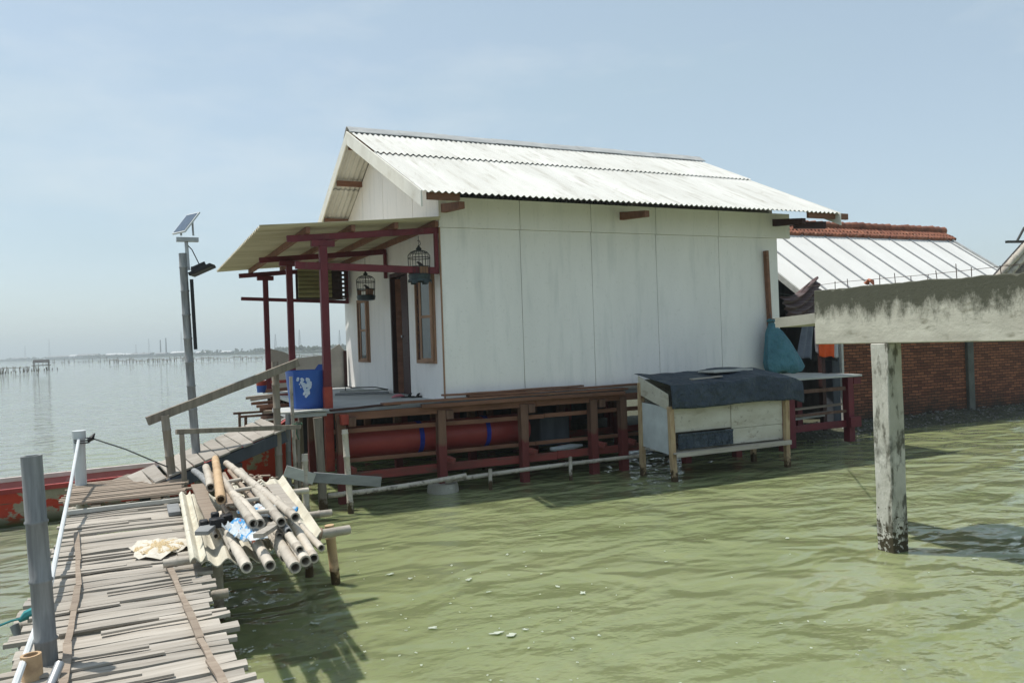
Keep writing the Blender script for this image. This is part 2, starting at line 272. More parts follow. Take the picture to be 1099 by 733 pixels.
# ---------------------------------------------------------------- mesh builder
class MB:
    def __init__(s): s.v = []; s.f = []
    def add(s, vs, fs):
        o = len(s.v); s.v += [V(p) for p in vs]; s.f += [tuple(i+o for i in f) for f in fs]; return s
    def box(s, x0, x1, y0, y1, z0, z1):
        return s.add([(x0,y0,z0),(x1,y0,z0),(x1,y1,z0),(x0,y1,z0),(x0,y0,z1),(x1,y0,z1),(x1,y1,z1),(x0,y1,z1)],
                     [(0,3,2,1),(4,5,6,7),(0,1,5,4),(1,2,6,5),(2,3,7,6),(3,0,4,7)])
    def beam(s, a, b, w, h, up=(0,0,1), taper=1.):
        a = V(a); b = V(b); d = (b-a).normalized(); up = V(up)
        if abs(d.dot(up)) > .95: up = V((0,1,0))
        sd_ = d.cross(up).normalized(); u = sd_.cross(d).normalized()
        vs = []
        for p, k in ((a, 1.), (b, taper)):
            for i, j in ((-1,-1),(1,-1),(1,1),(-1,1)): vs.append(p + sd_*(i*w/2*k) + u*(j*h/2*k))
        return s.add(vs, [(0,1,2,3),(7,6,5,4),(0,4,5,1),(1,5,6,2),(2,6,7,3),(3,7,4,0)])
    def rough_beam(s, a, b, w, h, n=6, j=.01, up=(0,0,1)):
        a = V(a); b = V(b); d = (b-a).normalized(); up = V(up)
        if abs(d.dot(up)) > .95: up = V((0,1,0))
        sd_ = d.cross(up).normalized(); u = sd_.cross(d).normalized(); vs = []; fs = []
        for k in range(n+1):
            p = a.lerp(b, k/n) + sd_*rnd.uniform(-j, j) + u*rnd.uniform(-j, j)*.6
            ww = w*(1+rnd.uniform(-.08, .08))
            for i, q in ((-1,-1),(1,-1),(1,1),(-1,1)): vs.append(p + sd_*(i*ww/2) + u*(q*h/2))
            if k:
                o = (k-1)*4
                for e in range(4): fs.append((o+e, o+(e+1)%4, o+4+(e+1)%4, o+4+e))
        fs.append((3,2,1,0)); o = n*4; fs.append((o,o+1,o+2,o+3))
        fs = [tuple(reversed(f)) for f in fs]
        return s.add(vs, fs)
    def rings(s, pts, rads, n=10, cap0=True, cap1=True, sq=1.):
        pts = [V(p) for p in pts]; vs = []; fs = []
        prev = None
        for k, p in enumerate(pts):
            d = (pts[min(k+1, len(pts)-1)] - pts[max(k-1, 0)]).normalized()
            if prev is None:
                ref = V((0,0,1)) if abs(d.z) < .9 else V((1,0,0)); a = d.cross(ref).normalized()
            else:
                a = (prev - d*prev.dot(d)).normalized()
            prev = a; b = d.cross(a)
            for i in range(n):
                t = 2*math.pi*i/n; vs.append(p + (a*math.cos(t) + b*math.sin(t)*sq)*rads[k])
            if k:
                o = (k-1)*n
                for i in range(n): fs.append((o+i, o+(i+1)%n, o+n+(i+1)%n, o+n+i))
        if cap0: fs.append(tuple(reversed(range(n))))
        if cap1: fs.append(tuple(range((len(pts)-1)*n, len(pts)*n)))
        return s.add(vs, fs)
    def tube(s, a, b, r, r2=None, n=8): return s.rings([a, b], [r, r2 if r2 is not None else r], n)
    def path(s, pts, r, n=6): return s.rings(pts, [r]*len(pts), n)
    def bamboo(s, a, b, r, r2=None, n=12, node=.30, bend=.0, hollow=(True, True)):
        a = V(a); b = V(b); r2 = r2 or r; Ln = (b-a).length; d = (b-a)/Ln
        bd = V((rnd.uniform(-1,1), rnd.uniform(-1,1), rnd.uniform(-1,1))); bd = (bd-d*bd.dot(d)).normalized()*bend
        K = max(1, int(Ln/node)); off = rnd.uniform(.2, .8)
        st = [0.]
        for k in range(K+1):
            q = (k+off)*node/Ln
            if .02 < q < .98: st += [q-.012/Ln, q-.004/Ln, q+.004/Ln, q+.012/Ln]
        st.append(1.)
        P = []; Rr = []
        for i, q in enumerate(st):
            P.append(a.lerp(b, q)+bd*math.sin(math.pi*q)); rr = r+(r2-r)*q
            if i not in (0, len(st)-1): rr *= (1.0, 1.12, 1.12, 1.0)[(i-1) % 4]
            Rr.append(rr)
        # hollow ends
        if hollow[0]: P = [P[0]+d*.12, P[0]] + P; Rr = [Rr[0]*.60, Rr[0]*.70] + Rr
        if hollow[1]: P = P + [P[-1], P[-1]-d*.12]; Rr = Rr + [Rr[-1]*.70, Rr[-1]*.60]
        # direction must stay constant at folded rings
        vs = []; fs = []; ref = V((0,0,1)) if abs(d.z) < .9 else V((1,0,0)); A = d.cross(ref).normalized(); B = d.cross(A)
        for k, p in enumerate(P):
            for i in range(n):
                t = 2*math.pi*i/n; vs.append(p+(A*math.cos(t)+B*math.sin(t))*Rr[k])
            if k:
                o = (k-1)*n
                for i in range(n): fs.append((o+i, o+(i+1)%n, o+n+(i+1)%n, o+n+i))
        fs.append(tuple(reversed(range(n)))); fs.append(tuple(range((len(P)-1)*n, len(P)*n)))
        return s.add(vs, fs)
    def corr(s, o, u, v, w, l, wl=.11, amp=.022, th=.007, nv=2, per=8, wob=0.):
        o = V(o); u = V(u).normalized(); v = V(v).normalized(); n = u.cross(v).normalized()
        nu = max(4, int(round(w/wl*per))); vs = []; fs = []
        for side in (0, 1):
            for j in range(nv+1):
                for i in range(nu+1):
                    x = w*i/nu; y = l*j/nv
                    h = amp*math.sin(2*math.pi*x/wl) + wob*math.sin(x*2.1+y*1.7)
                    vs.append(o+u*x+v*y+n*(h-side*th))
        c = (nu+1)*(nv+1)
        for j in range(nv):
            for i in range(nu):
                a = j*(nu+1)+i; fs.append((a, a+1, a+nu+2, a+nu+1)); fs.append((c+a, c+a+nu+1, c+a+nu+2, c+a+1))
        for i in range(nu):
            a = i; fs.append((a, c+a, c+a+1, a+1)); a = nv*(nu+1)+i; fs.append((a, a+1, c+a+1, c+a))
        for j in range(nv):
            a = j*(nu+1); fs.append((a, a+nu+1, c+a+nu+1, c+a)); a += nu; fs.append((a, c+a, c+a+nu+1, a+nu+1))
        return s.add(vs, fs)
    def prism(s, poly, d):   # poly: list of 3D points, extruded by vector d
        n = len(poly); d = V(d)
        return s.add([V(p) for p in poly]+[V(p)+d for p in poly],
                     [tuple(reversed(range(n))), tuple(range(n, 2*n))]+[(i, (i+1)%n, n+(i+1)%n, n+i) for i in range(n)])
    def build(s, name, m, parent=None, smooth=True, bevel=0., base=None):
        xs = [p.x for p in s.v]; ys = [p.y for p in s.v]; zs = [p.z for p in s.v]
        o = V(base) if base is not None else V(((min(xs)+max(xs))/2, (min(ys)+max(ys))/2, min(zs)))
        me = bpy.data.meshes.new(name); me.from_pydata([p-o for p in s.v], [], s.f); me.update()
        me.materials.append(MT[m] if isinstance(m, str) else m)
        if smooth: 
            me.shade_smooth(); me.set_sharp_from_angle(angle=R(38))
        ob = bpy.data.objects.new(name, me); col.objects.link(ob)
        if parent is not None:
            ob.parent = parent; ob.location = o - wloc(parent)
        else: ob.location = o
        if bevel:
            b = ob.modifiers.new('bevel', 'BEVEL'); b.width = bevel; b.segments = 1; b.limit_method = 'ANGLE'; b.angle_limit = R(50)
        return ob
def wloc(o):
    l = V(o.location)
    while o.parent: o = o.parent; l = l + V(o.location)
    return l
def tag(o, label, cat, group=None, kind=None):
    if label: o['label'] = label
    if cat: o['category'] = cat
    if group: o['group'] = group
    if kind: o['kind'] = kind
    return o
def thing(name, loc, label, cat, group=None):
    o = bpy.data.objects.new(name, None); col.objects.link(o); o.location = loc; o.empty_display_size = .2
    return tag(o, label, cat, group)
def single(mb, name, m, label, cat, group=None, kind=None, **k):
    return tag(mb.build(name, m, **k), label, cat, group, kind)

# ================================================================ WATER
def water_material():
    m = bpy.data.materials.new('green_turbid_water'); m.use_nodes = True; t = m.node_tree; N = t.nodes; l = t.links.new; p = N['Principled BSDF']
    g = N.new('ShaderNodeNewGeometry')
    def nz_(sc, st, det, rot=0, ro=.5, dis=0.):
        q = N.new('ShaderNodeMapping'); q.inputs['Scale'].default_value = st; q.inputs['Rotation'].default_value = (0, 0, rot); l(g.outputs['Position'], q.inputs[0])
        n = N.new('ShaderNodeTexNoise'); n.inputs['Scale'].default_value = sc; n.inputs['Detail'].default_value = det; n.inputs['Roughness'].default_value = ro
        n.inputs['Distortion'].default_value = dis
        l(q.outputs[0], n.inputs['Vector']); return n.outputs['Fac']
    c = N.new('ShaderNodeValToRGB'); c.color_ramp.elements[0].position = .3; c.color_ramp.elements[1].position = .72
    c.color_ramp.elements[0].color = (.195, .228, .105, 1); c.color_ramp.elements[1].color = (.240, .264, .136, 1)
    l(nz_(.35, (1, 1.6, 1), 4, R(-25)), c.inputs[0])
    sp = N.new('ShaderNodeSeparateXYZ'); l(g.outputs['Position'], sp.inputs[0])
    r1 = N.new('ShaderNodeMapRange'); r1.interpolation_type = 'SMOOTHSTEP'; r1.inputs['From Min'].default_value = -3.2; r1.inputs['From Max'].default_value = -7.0; l(sp.outputs['X'], r1.inputs['Value'])
    r2 = N.new('ShaderNodeMapRange'); r2.interpolation_type = 'SMOOTHSTEP'; r2.inputs['From Min'].default_value = 1.0; r2.inputs['From Max'].default_value = 16; l(sp.outputs['Y'], r2.inputs['Value'])
    mxm = N.new('ShaderNodeMath'); mxm.operation = 'MAXIMUM'; l(r1.outputs[0], mxm.inputs[0]); l(r2.outputs[0], mxm.inputs[1])
    cm = N.new('ShaderNodeMix'); cm.data_type = 'RGBA'; l(mxm.outputs[0], cm.inputs['Factor']); l(c.outputs[0], cm.inputs['A']); cm.inputs['B'].default_value = (.205, .215, .165, 1)
    l(cm.outputs['Result'], p.inputs['Base Color'])
    p.inputs['Roughness'].default_value = .035; p.inputs['IOR'].default_value = 1.52; p.inputs['Specular IOR Level'].default_value = .5
    p.subsurface_method = 'BURLEY'; p.inputs['Subsurface Weight'].default_value = 1; p.inputs['Subsurface Radius'].default_value = (.8, 1, .5); p.inputs['Subsurface Scale'].default_value = .07
    rot = R(-20)
    def mul(a, k):
        x = N.new('ShaderNodeMath'); x.operation = 'MULTIPLY'; l(a, x.inputs[0]); x.inputs[1].default_value = k; return x.outputs[0]
    def add(a, b):
        x = N.new('ShaderNodeMath'); x.operation = 'ADD'; l(a, x.inputs[0]); l(b, x.inputs[1]); return x.outputs[0]
    mk = N.new('ShaderNodeMapRange'); mk.inputs['From Min'].default_value = .38; mk.inputs['From Max'].default_value = .62; mk.inputs['To Min'].default_value = .25; mk.inputs['To Max'].default_value = 1.35; l(nz_(.22, (1, 1.5, 1), 2, R(15)), mk.inputs['Value'])
    def mm(a, b_):
        x = N.new('ShaderNodeMath'); x.operation = 'MULTIPLY'; l(a, x.inputs[0]); l(b_, x.inputs[1]); return x.outputs[0]
    h = add(mm(mul(nz_(5.5, (1, 1.5, 1), 2, R(35), .5, .2), .022), mk.outputs[0]), add(add(mul(nz_(1.15, (1, 1.6, 1), 2, rot, .45, .4), .30), mm(mul(nz_(3.0, (1, 1.4, 1), 3, R(30), .55, .2), .062), mk.outputs[0])), mm(mul(nz_(10, (1, 1.5, 1), 3, R(-35), .55), .012), mk.outputs[0])))
    b = N.new('ShaderNodeBump'); b.inputs['Strength'].default_value = 1; b.inputs['Distance'].default_value = .62; l(h, b.inputs['Height']); l(b.outputs[0], p.inputs['Normal'])
    return m
wm = MB()
wm.add([(-7000, -3000, 0), (7000, -3000, 0), (7000, 7000, 0), (-7000, 7000, 0)], [(0, 1, 2, 3)])
single(wm, 'water', water_material(), 'calm turbid green sea water with small ripples', None, kind='structure', smooth=False)
del bpy.data.objects['water']['label'] 
# seabed below it is never seen; posts run down into the water

# ================================================================ HOUSE
FZ = 1.32                       # deck level
ZW, ZR, TR = 4.20, 6.05, 3.03   # wall top, ridge, ridge line
EN, EF = -.90, 6.96             # eave lines
SL, SR = -.57, 7.28             # verges
HL, HW = 6.62, 6.05
slope = (ZR-4.25)/(TR-EN)
house = thing('stilt_house', (HL/2, HW/2, FZ), 'white board house with pale corrugated gable roof standing over the water on stilts', 'house')
def zroof(t): return ZR - slope*abs(t-TR)
# long front wall in panels
w = MB(); cuts = [0, 1.33, 2.62, 3.90, 5.25, HL]
for a, b in zip(cuts, cuts[1:]):
    w.box(a+(.004 if a else 0), b-(.004 if b < HL else 0), 0, .03, FZ-.1, 3.90)
w.box(.0, HL, .034, .08, FZ-.1, 4.28)
cuts2 = [-.02, 1.33, 2.62, 3.90, 5.25, 6.93]
for a, b in zip(cuts2, cuts2[1:]): w.box(a+.004, b-.004, -.022, .0315, 3.904, 4.36)
w.build('wall', 'wall', house, bevel=.003)
# gable wall (porch side) with openings
def holed(mb, x0, x1, y0, y1, z0, z1, holes):
    ys = sorted({y0, y1}|{h[0] for h in holes}|{h[1] for h in holes}); zs = sorted({z0, z1}|{h[2] for h in holes}|{h[3] for h in holes})
    for a, b in zip(ys, ys[1:]):
        run = None
        for c, d in zip(zs, zs[1:]):
            if any(h[0] <= a and b <= h[1] and h[2] <= c and d <= h[3] for h in holes): 
                if run: mb.box(x0, x1, a, b, *run); run = None
            else: run = (run[0], d) if run else (c, d)
        if run: mb.box(x0, x1, a, b, *run)
DOOR = (1.62, 2.62, FZ-.1, 3.44); W1 = (.30, 1.20, 1.87, 3.32); W2 = (4.08, 4.94, 1.86, 3.12)
w = MB(); holed(w, 0, .08, .082, HW, FZ-.1, ZW, [DOOR, W1, W2])
w.prism([(.0, .082, ZW+.001), (.0, HW, ZW+.001), (.0, HW, zroof(HW)-.07), (.0, TR, ZR-.07), (.0, .082, zroof(0)-.07)], (.08, 0, 0))
for t in (1.23, 2.9, 4.3): w.box(-.006, -.001, t-.012, t+.012, 3.55 if 1.6<t<3 else FZ-.1 if not(.3<t<1.25 or 4<t<5) else 3.36, zroof(t)-.1)
w.build('wall', 'wall', house)
w = MB(); w.box(.08, HL, HW-.08, HW, FZ-.1, ZW); w.box(HL-.08, HL-.002, .09, HW-.09, FZ-.1, ZW)
w.prism([(HL-.08, .09, ZW+.001), (HL-.08, HW, ZW+.001), (HL-.08, HW, zroof(HW)-.07), (HL-.08, TR, ZR-.07), (HL-.08, .09, zroof(0)-.07)], (.075, 0, 0))
w.build('wall', 'wall', house)
w = MB(); w.box(-.014, .004, -.012, .02, FZ-.05, 3.9); w.build('corner_trim', 'frame', house)
# door
d = MB(); 
for t in (DOOR[0]+.035, DOOR[1]-.035): d.box(-.012, .10, t-.035, t+.035, FZ, 3.44)
d.box(-.012, .10, DOOR[0]+.07, DOOR[1]-.07, 3.37, 3.44)
df = d.build('door_frame', 'darkbrown', house, bevel=.004)
d = MB(); d.box(.035, .07, 1.70, 2.12, FZ+.01, 3.36); 
for z in (1.55, 2.2, 2.85): d.box(.022, .036, 1.76, 2.06, z, z+.42)
leaf = d.build('door', 'darkbrown', house, bevel=.004)
d = MB(); d.tube((.0, 2.06, 2.32), (.03, 2.06, 2.32), .022); d.build('handle', 'steel', leaf)
d = MB(); d.beam((.07, 2.545, (FZ+3.36)/2), (.42, 2.36, (FZ+3.36)/2), .035, 3.36-FZ-.02); d.build('door', 'brown', house, bevel=.004)
# windows
def window(t0, t1, z0, z1, swing):
    f = MB(); b = .055
    f.box(-.03, .07, t0, t0+b, z0, z1); f.box(-.03, .07, t1-b, t1, z0, z1); f.box(-.03, .07, t0+b, t1-b, z0, z0+b); f.box(-.03, .07, t0+b, t1-b, z1-b, z1)
    f.box(-.02, .06, (t0+t1)/2-.025, (t0+t1)/2+.025, z0+b, z1-b)
    wf = f.build('window', 'frame', house, bevel=.003)
    g = MB(); g.box(.02, .028, t0+b, (t0+t1)/2-.025, z0+b, z1-b); g.build('pane', 'glass', wf)
    g = MB(); g.box(.01, .035, (t0+t1)/2+.025, t1-b, z0+b, z1-b)
    for k in range(9): g.box(-.004, .012, (t0+t1)/2+.03, t1-b-.005, z0+b+.03+k*(z1-z0-.16)/9, z0+b+.03+k*(z1-z0-.16)/9+.09)
    g.build('shutter', 'darkbrown', wf)
    g = MB(); m_ = (t0+t1)/2-.06
    # casement leaf swung slightly open towards the porch
    c, s_ = math.cos(R(swing)), math.sin(R(swing)); w_ = m_-t0-b+.03
    def q(y, z): return V((-.035 - s_*y, t0+.02+c*y, z))
    for (a0, a1, c0, c1) in ((0, .05, z0+.03, z1-.03), (w_-.05, w_, z0+.03, z1-.03), (.05, w_-.05, z0+.03, z0+.085), (.05, w_-.05, z1-.085, z1-.03), (.05, w_-.05, (z0+z1)/2-.02, (z0+z1)/2+.02)):
        g.prism([q(a0, c0), q(a1, c0), q(a1, c1), q(a0, c1)], (-.028*c, -.028*s_, 0))
    g.build('casement', 'frame', wf)
    g = MB(); g.prism([q(.05, z0+.085) + V((-.012, 0, 0)), q(w_-.05, z0+.085)+V((-.012, 0, 0)), q(w_-.05, z1-.085)+V((-.012, 0, 0)), q(.05, z1-.085)+V((-.012, 0, 0))], (-.005, 0, 0)); g.build('pane', 'glass', wf)
window(*W1, 12); window(*W2, 8)
# purlins, eave beams
p = MB()
for t in (.55, 1.75, 2.78, 3.28, 4.3, 5.5, 6.84):
    z = zroof(t)-.085; p.box(-.50 if t > 0 else -.46, 7.56 if t < 0 else 7.3, t-.03, t+.03, z-.06, z+.045)
p.build('purlin', 'brown', house, bevel=.004)
for a_, b_ in ((-.46, .02), (6.6, 7.56)):
    p = MB(); z = zroof(-.78)-.085; p.box(a_, b_, -.81, -.75, z-.06, z+.045); p.build('purlin', 'brown', house, bevel=.004)
for s in (.07, 3.22, 6.55):
    p = MB(); p.prism([(s-.045, .6, 4.17), (s-.045, -.74, 4.06), (s-.045, -.74, 4.16), (s-.045, .6, 4.33)], (.09, 0, 0)); p.build('tie_beam', 'darkbrown' if s > 6 else 'brown', house, bevel=.004)
p = MB(); p.beam((6.60, -.45, 4.08), (7.05, -.75, 4.05), .10, .12); p.build('tie_beam', 'darkbrown', house)
# roof sheets: two courses on each side, overlapping sheets
def course(mb, t0, t1, side, lift):
    wl = .1; wd = 10*wl; s = SL+.02; k = 0
    while s < SR-.02:
        ww = min(wd+.03, SR-.02-s)
        z0 = zroof(t0)+lift; z1 = zroof(t1)+lift
        a = V((s, t0, z0)); b = V((s, t1, z1)); dv = (b-a)
        if side > 0: mb.corr(a, (1, 0, 0), dv, ww, dv.length, wl, .015, .006, 2, 8)
        else:
            mb.corr(a+V((ww, 0, 0)), (-1, 0, 0), dv, ww, dv.length, wl, .015, .006, 2, 8)
        s += wd; k += 1
r = MB()
mid = (TR+EN)/2+.25
course(r, EN, mid+.12, 1, 0.0); course(r, mid, TR-.02, 1, .028)
midf = 2*TR-mid
course(r, EF, midf-.12, -1, 0.0); course(r, midf, TR+.02, -1, .028)
roof = r.build('roof', 'roofsheet', house)
r = MB(); cap = .24
s = SL-.02
while s < SR:
    e = min(s+.95, SR+.02)
    prof = [(-cap, zroof(TR-cap)+.062), (-.05, zroof(TR)+.085), (0, zroof(TR)+.10), (.05, zroof(TR)+.085), (cap, zroof(TR-cap)+.062)]
    lift = .006*(int((s+1)/.95) % 2)
    n_ = len(prof); vs = [(x_, TR+a, z+lift+dz) for x_ in (s, e+.03) for dz in (0, -.014) for a, z in prof]
    fs = []
    for i in range(n_-1):
        fs.append((i, 2*n_+i, 2*n_+i+1, i+1)); fs.append((n_+i, n_+i+1, 3*n_+i+1, 3*n_+i))
        fs.append((i, i+1, n_+i+1, n_+i)); fs.append((2*n_+i, 3*n_+i, 3*n_+i+1, 2*n_+i+1))
    fs.append((0, n_, 3*n_, 2*n_)); fs.append((n_-1, 3*n_-1, 4*n_-1, 2*n_-1)); r.add(vs, fs); s += .95
r.build('ridge_cap', 'ridge', roof)
# barge boards
for x_ in (SL-.005, SR-.02):
    for a, b in ((EN-.02, TR), (TR, EF+.02)):
        f = MB(); za, zb = zroof(a)-.01, zroof(b)-.01
        f.prism([(x_-.022, a, za-.20), (x_-.022, b, zb-.23), (x_-.022, b, zb+.02), (x_-.022, a, za+.02)], (.022, 0, 0))
        f.build('barge_board', 'soffit', house, bevel=.003)

# ================================================================ DECK
deck = thing('stilt_deck', (2.5, 2.5, 0), 'timber deck on red and brown stilts carrying the white house over the water', 'deck')
d = MB(); d.box(-1.78, 6.62, -.02, 6.1, FZ-.07, FZ-.002); d.box(-2.32, -1.79, -.12, 1.2, FZ-.09, FZ-.03); d.build('floor', 'floor', deck, bevel=.004)
SX = [-1.60, -.13, 1.22, 2.47, 3.04, 4.3, 5.4, 6.5]
for s in SX:
    for t in (-.12, 2., 4., 5.9):
        h = MB(); w_ = .125 if t < 0 else .12
        h.rough_beam((s, t, -.9 if t > 0 else (-.9 if s != -.13 else .05)), (s+rnd.uniform(-.02, .02), t, FZ-.12), w_, w_, 4, .004, up=(0, 1, 0))
        h.build('stilt', 'stilt', deck, bevel=.005)
for s in SX[:5]:
    h = MB(); h.rough_beam((s+.02, -.02, .50), (s+.13, -.27, .455), .075, .08, 2, .003); h.build('bracket', 'redbeam', deck, bevel=.004)
for s in (-1.60+.14, -.13+.12, 1.22+.12, 2.47+.14):
    h = MB(); h.box(s-.055, s+.055, -.20, .02, 1.06, 1.19); h.build('joist', 'brownpost', deck, bevel=.004)
for z, hh, m_, t in ((1.20, .11, 'brown', -.10), (.985, .065, 'brown', .0), (.57, .055, 'brown', .0), (.345, .12, 'redbeam', .0)):
    h = MB(); n = 0; x_ = -1.68
    while x_ < 6.5:
        e = min(6.6, x_+rnd.uniform(2.8, 3.6)); h.rough_beam((x_, t-.03+n*.0, z+rnd.uniform(-.006, .006)), (e-.004, t-.03, z+rnd.uniform(-.01, .01)), .05, hh, 6, .004); x_ = e
    h.build('rail', m_, deck, bevel=.004)
for t in (2., 4.):
    h = MB(); h.box(-1.7, 6.6, t-.04, t+.04, FZ-.20, FZ-.071); h.build('joist', 'darkbrown', deck)
h = MB(); h.box(-1.7, 6.6, 2.06, 2.10, .32, .44); h.build('rail', 'redbeam', deck)
h = MB(); h.rings([(-.13, -.12, -.3), (-.13, -.12, .02), (-.13, -.12, .10), (-.13, -.12, .13)], [.23, .235, .225, .21], 14); h.build('footing', 'concrete', deck)
# added dark screen far back, shuts out the sky so the underside stays dark
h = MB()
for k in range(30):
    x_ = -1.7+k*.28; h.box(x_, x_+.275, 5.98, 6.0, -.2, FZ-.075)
h.build('underdeck_shade_screen', 'darkwall', deck)

# deck extension right of the house
ext = thing('side_deck', (7.6, .2, 0), 'red framed side deck with pale top boards between house and brick building', 'deck')
h = MB(); 
for k in range(8): h.box(6.66+rnd.uniform(0, .02), 8.55+rnd.uniform(-.05, .08), -.12+k*.2, .07+k*.2, 1.265, 1.30+rnd.uniform(0, .006))
h.build('top_board', 'plypale', ext, bevel=.003)
for s, t in ((8.28, -.02), (6.76, -.02), (8.28, 1.3), (6.76, 1.3)):
    h = MB(); h.rough_beam((s, t, .02), (s, t, 1.262), .15, .15, 3, .004, up=(0, 1, 0)); h.build('post', 'red', ext, bevel=.006)
h = MB(); h.box(8.18, 8.46, -.16, -.10, .30, .50); h.build('bracket', 'red', ext, bevel=.004); h = MB(); h.box(8.36, 8.55, -.10, .06, 1.12, 1.25); h.build('bracket', 'red', ext, bevel=.004)
for z, hh, m_ in ((1.04, .07, 'brownpost'), (.36, .13, 'red'), (.60, .05, 'brownpost')):
    h = MB(); h.rough_beam((6.84, -.02, z), (8.20, -.02, z+.01), .05, hh, 3, .004); h.build('rail', m_, ext, bevel=.004)
for k, (z, m_, lab) in enumerate(((.52, 'plypale', 'pale board lying on the rails under the side deck'), (.56, 'grey', 'grey plank lying across the side deck rails'), (.68, 'warm', 'brown plank lying at the top of the pile under the side deck'))):
    h = MB(); h.rough_beam((6.9+k*.05, .15+k*.08, z), (7.75+k*.4, .15+k*.08, z+.03), .16, .03, 3, .003); single(h, 'plank', m_, lab, 'plank', 'planks under the side deck', bevel=.003)

# concrete footed stakes, waterline bamboo
for i, (px, y0, y1, lab) in enumerate(((526, 503, 523, 'short bamboo stake in the water right of the concrete footing'), (612, 490, 508, 'short bamboo stake in the water below the middle of the deck'))):
    b0 = aty(px, y1, -.42); b0.z = -.7; b1 = aty(px, y0, -.42)
    single(MB().bamboo(b0, b1, .028), 'bamboo_stake', 'bamboo', lab, 'stake', 'bamboo stakes standing in the water by the deck')
m_ = MB(); m_.bamboo(aty(352, 532, -.36), aty(500, 510, -.36), .036, .034, bend=.02); single(m_, 'bamboo_pole', 'bamboo', 'long bamboo pole lying just over the water under the left part of the deck', 'pole', 'bamboo poles along the waterline')
m_ = MB(); m_.bamboo(aty(478, 516, -.30), aty(688, 489, -.34), .034, .030, bend=.02); single(m_, 'bamboo_pole', 'bamboo', 'long bamboo pole lying just over the water under the right part of the deck', 'pole', 'bamboo poles along the waterline')

# red drum roll with blue straps under the deck
drum = thing('float_drum', (0, .36, .5), 'long dark red plastic cylinder with two blue straps lying under the deck', 'float')
rr = .235; zc = .78
m_ = MB(); pts = []; rad = []
for x_, q in ((-1.50, .80), (-1.48, .95), (-1.44, 1), (-1.1, 1), (-.58, 1), (-.56, .985), (-.54, 1), (.38, 1), (.40, .985), (.42, 1), (1.42, 1), (1.46, .95), (1.48, .8)): pts.append((x_, .34, zc)); rad.append(rr*q)
m_.rings(pts, rad, 26); m_.build('body', 'plastic_red', drum)
for x_ in (-.34, .74):
    m_ = MB(); m_.rings([(x_-.036, .34, zc), (x_-.034, .34, zc), (x_+.034, .34, zc), (x_+.036, .34, zc)], [rr*.97, rr+.008, rr+.008, rr*.97], 26, False, False); m_.build('strap', 'strap', drum)
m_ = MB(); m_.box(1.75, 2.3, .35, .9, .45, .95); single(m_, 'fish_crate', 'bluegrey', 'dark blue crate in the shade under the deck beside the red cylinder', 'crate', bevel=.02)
m_ = MB(); m_.rings([(1.9, .3, .40), (2.05, .3, .39), (2.3, .32, .40), (2.5, .3, .41)], [.03, .05, .05, .02], 8); single(m_, 'mooring_float', 'white', 'small pale float lying on the deck rail in the shade', 'float')

# planks stacked along the deck's front edge
plk = [((-1.02, -.16, 1.345), (3.10, -.14, 1.335), .16, .03, 'brown', 'longest brown plank of the stack along the deck edge'),
       ((-.45, -.21, 1.278), (3.02, -.215, 1.275), .07, .055, 'brown', 'light brown plank lowest at the front of the deck edge stack'),
       ((.30, -.15, 1.378), (3.50, -.10, 1.39), .13, .032, 'brown', 'dark brown plank reaching to the white box on the deck edge stack'),
       ((-.1, -.14, 1.41), (2.3, -.12, 1.42), .10, .026, 'brown', 'topmost brown plank of the deck edge stack'),
       ((-1.75, -.14, 1.30), (-.75, -.15, 1.335), .11, .028, 'darkbrown', 'short dark plank on the deck edge right of the blue tub')]
for a, b, w_, h_, mm, lab in plk:
    single(MB().rough_beam(a, b, w_, h_, 8, .006), 'plank', mm, lab, 'plank', 'planks laid along the deck edge', bevel=.003)

# ================================================================ PORCH
porch = thing('porch_canopy', (-1.7, 2.8, FZ), 'lean-to porch with dark red posts and aged corrugated sheets against the gable wall', 'porch')
def zp(s): return 4.0 + s*.083     # underside of the sheets
r = MB(); wl = .16
t = -.12
while t < 6.05:
    ww = min(.99, 6.12-t); a = V((-2.60, t+ww, zp(-2.60)+.03)); b = V((-.02, t+ww, zp(-.02)+.03)); dv = b-a
    r.corr(a, (0, -1, 0), dv, ww, dv.length, wl, .02, .007, 3, 8, .004); t += .96
r.build('roof', 'porchsheet', porch)
for s in (-1.95, -1.32, -.68, -.07):
    r = MB(); r.rough_beam((s, -.06, zp(s)-.045), (s-.02, 6.0, zp(s)-.04), .055, .09, 8, .006); r.build('rafter', 'brown', porch, bevel=.003)
for t, s0 in ((0, -2.22), (2.72, -2.22), (5.62, -2.22)):
    r = MB(); r.beam((s0, t+.06, zp(s0)-.135), (-.01, t+.06, zp(0)-.135), .06, .09); r.build('beam', 'red', porch, bevel=.004)
r = MB(); r.beam((-2.12, .05, 3.32), (-.02, .05, 3.26), .055, .10); r.build('beam', 'red', porch, bevel=.004)
r = MB(); r.beam((-2.2, 5.62, 3.22), (-.02, 5.62, 3.13), .05, .07); r.build('beam', 'red', porch, bevel=.004)
for t, z0 in ((.05, 3.22), (2.72, 3.38), (5.62, 3.10)):
    r = MB(); r.box(-.075, -.02, t-.032, t+.032, z0, 3.83); r.build('hanger', 'red', porch, bevel=.004)
POSTS = ((-1.73, .06, .46), (-1.74, 2.72, FZ), (-1.72, 5.6, FZ))
for s, t, z0 in POSTS:
    r = MB(); w_ = .105 if t < 1 else .10; r.box(s-w_/2, s+w_/2, t-w_/2-.0, t+w_/2, z0, zp(s)-.18); r.build('post', 'red', porch, bevel=.006)
    r = MB(); r.box(s-.16, s+.16, t-.057, t+.057, zp(s)-.27, zp(s)-.185); r.build('bracket', 'red', porch, bevel=.004)
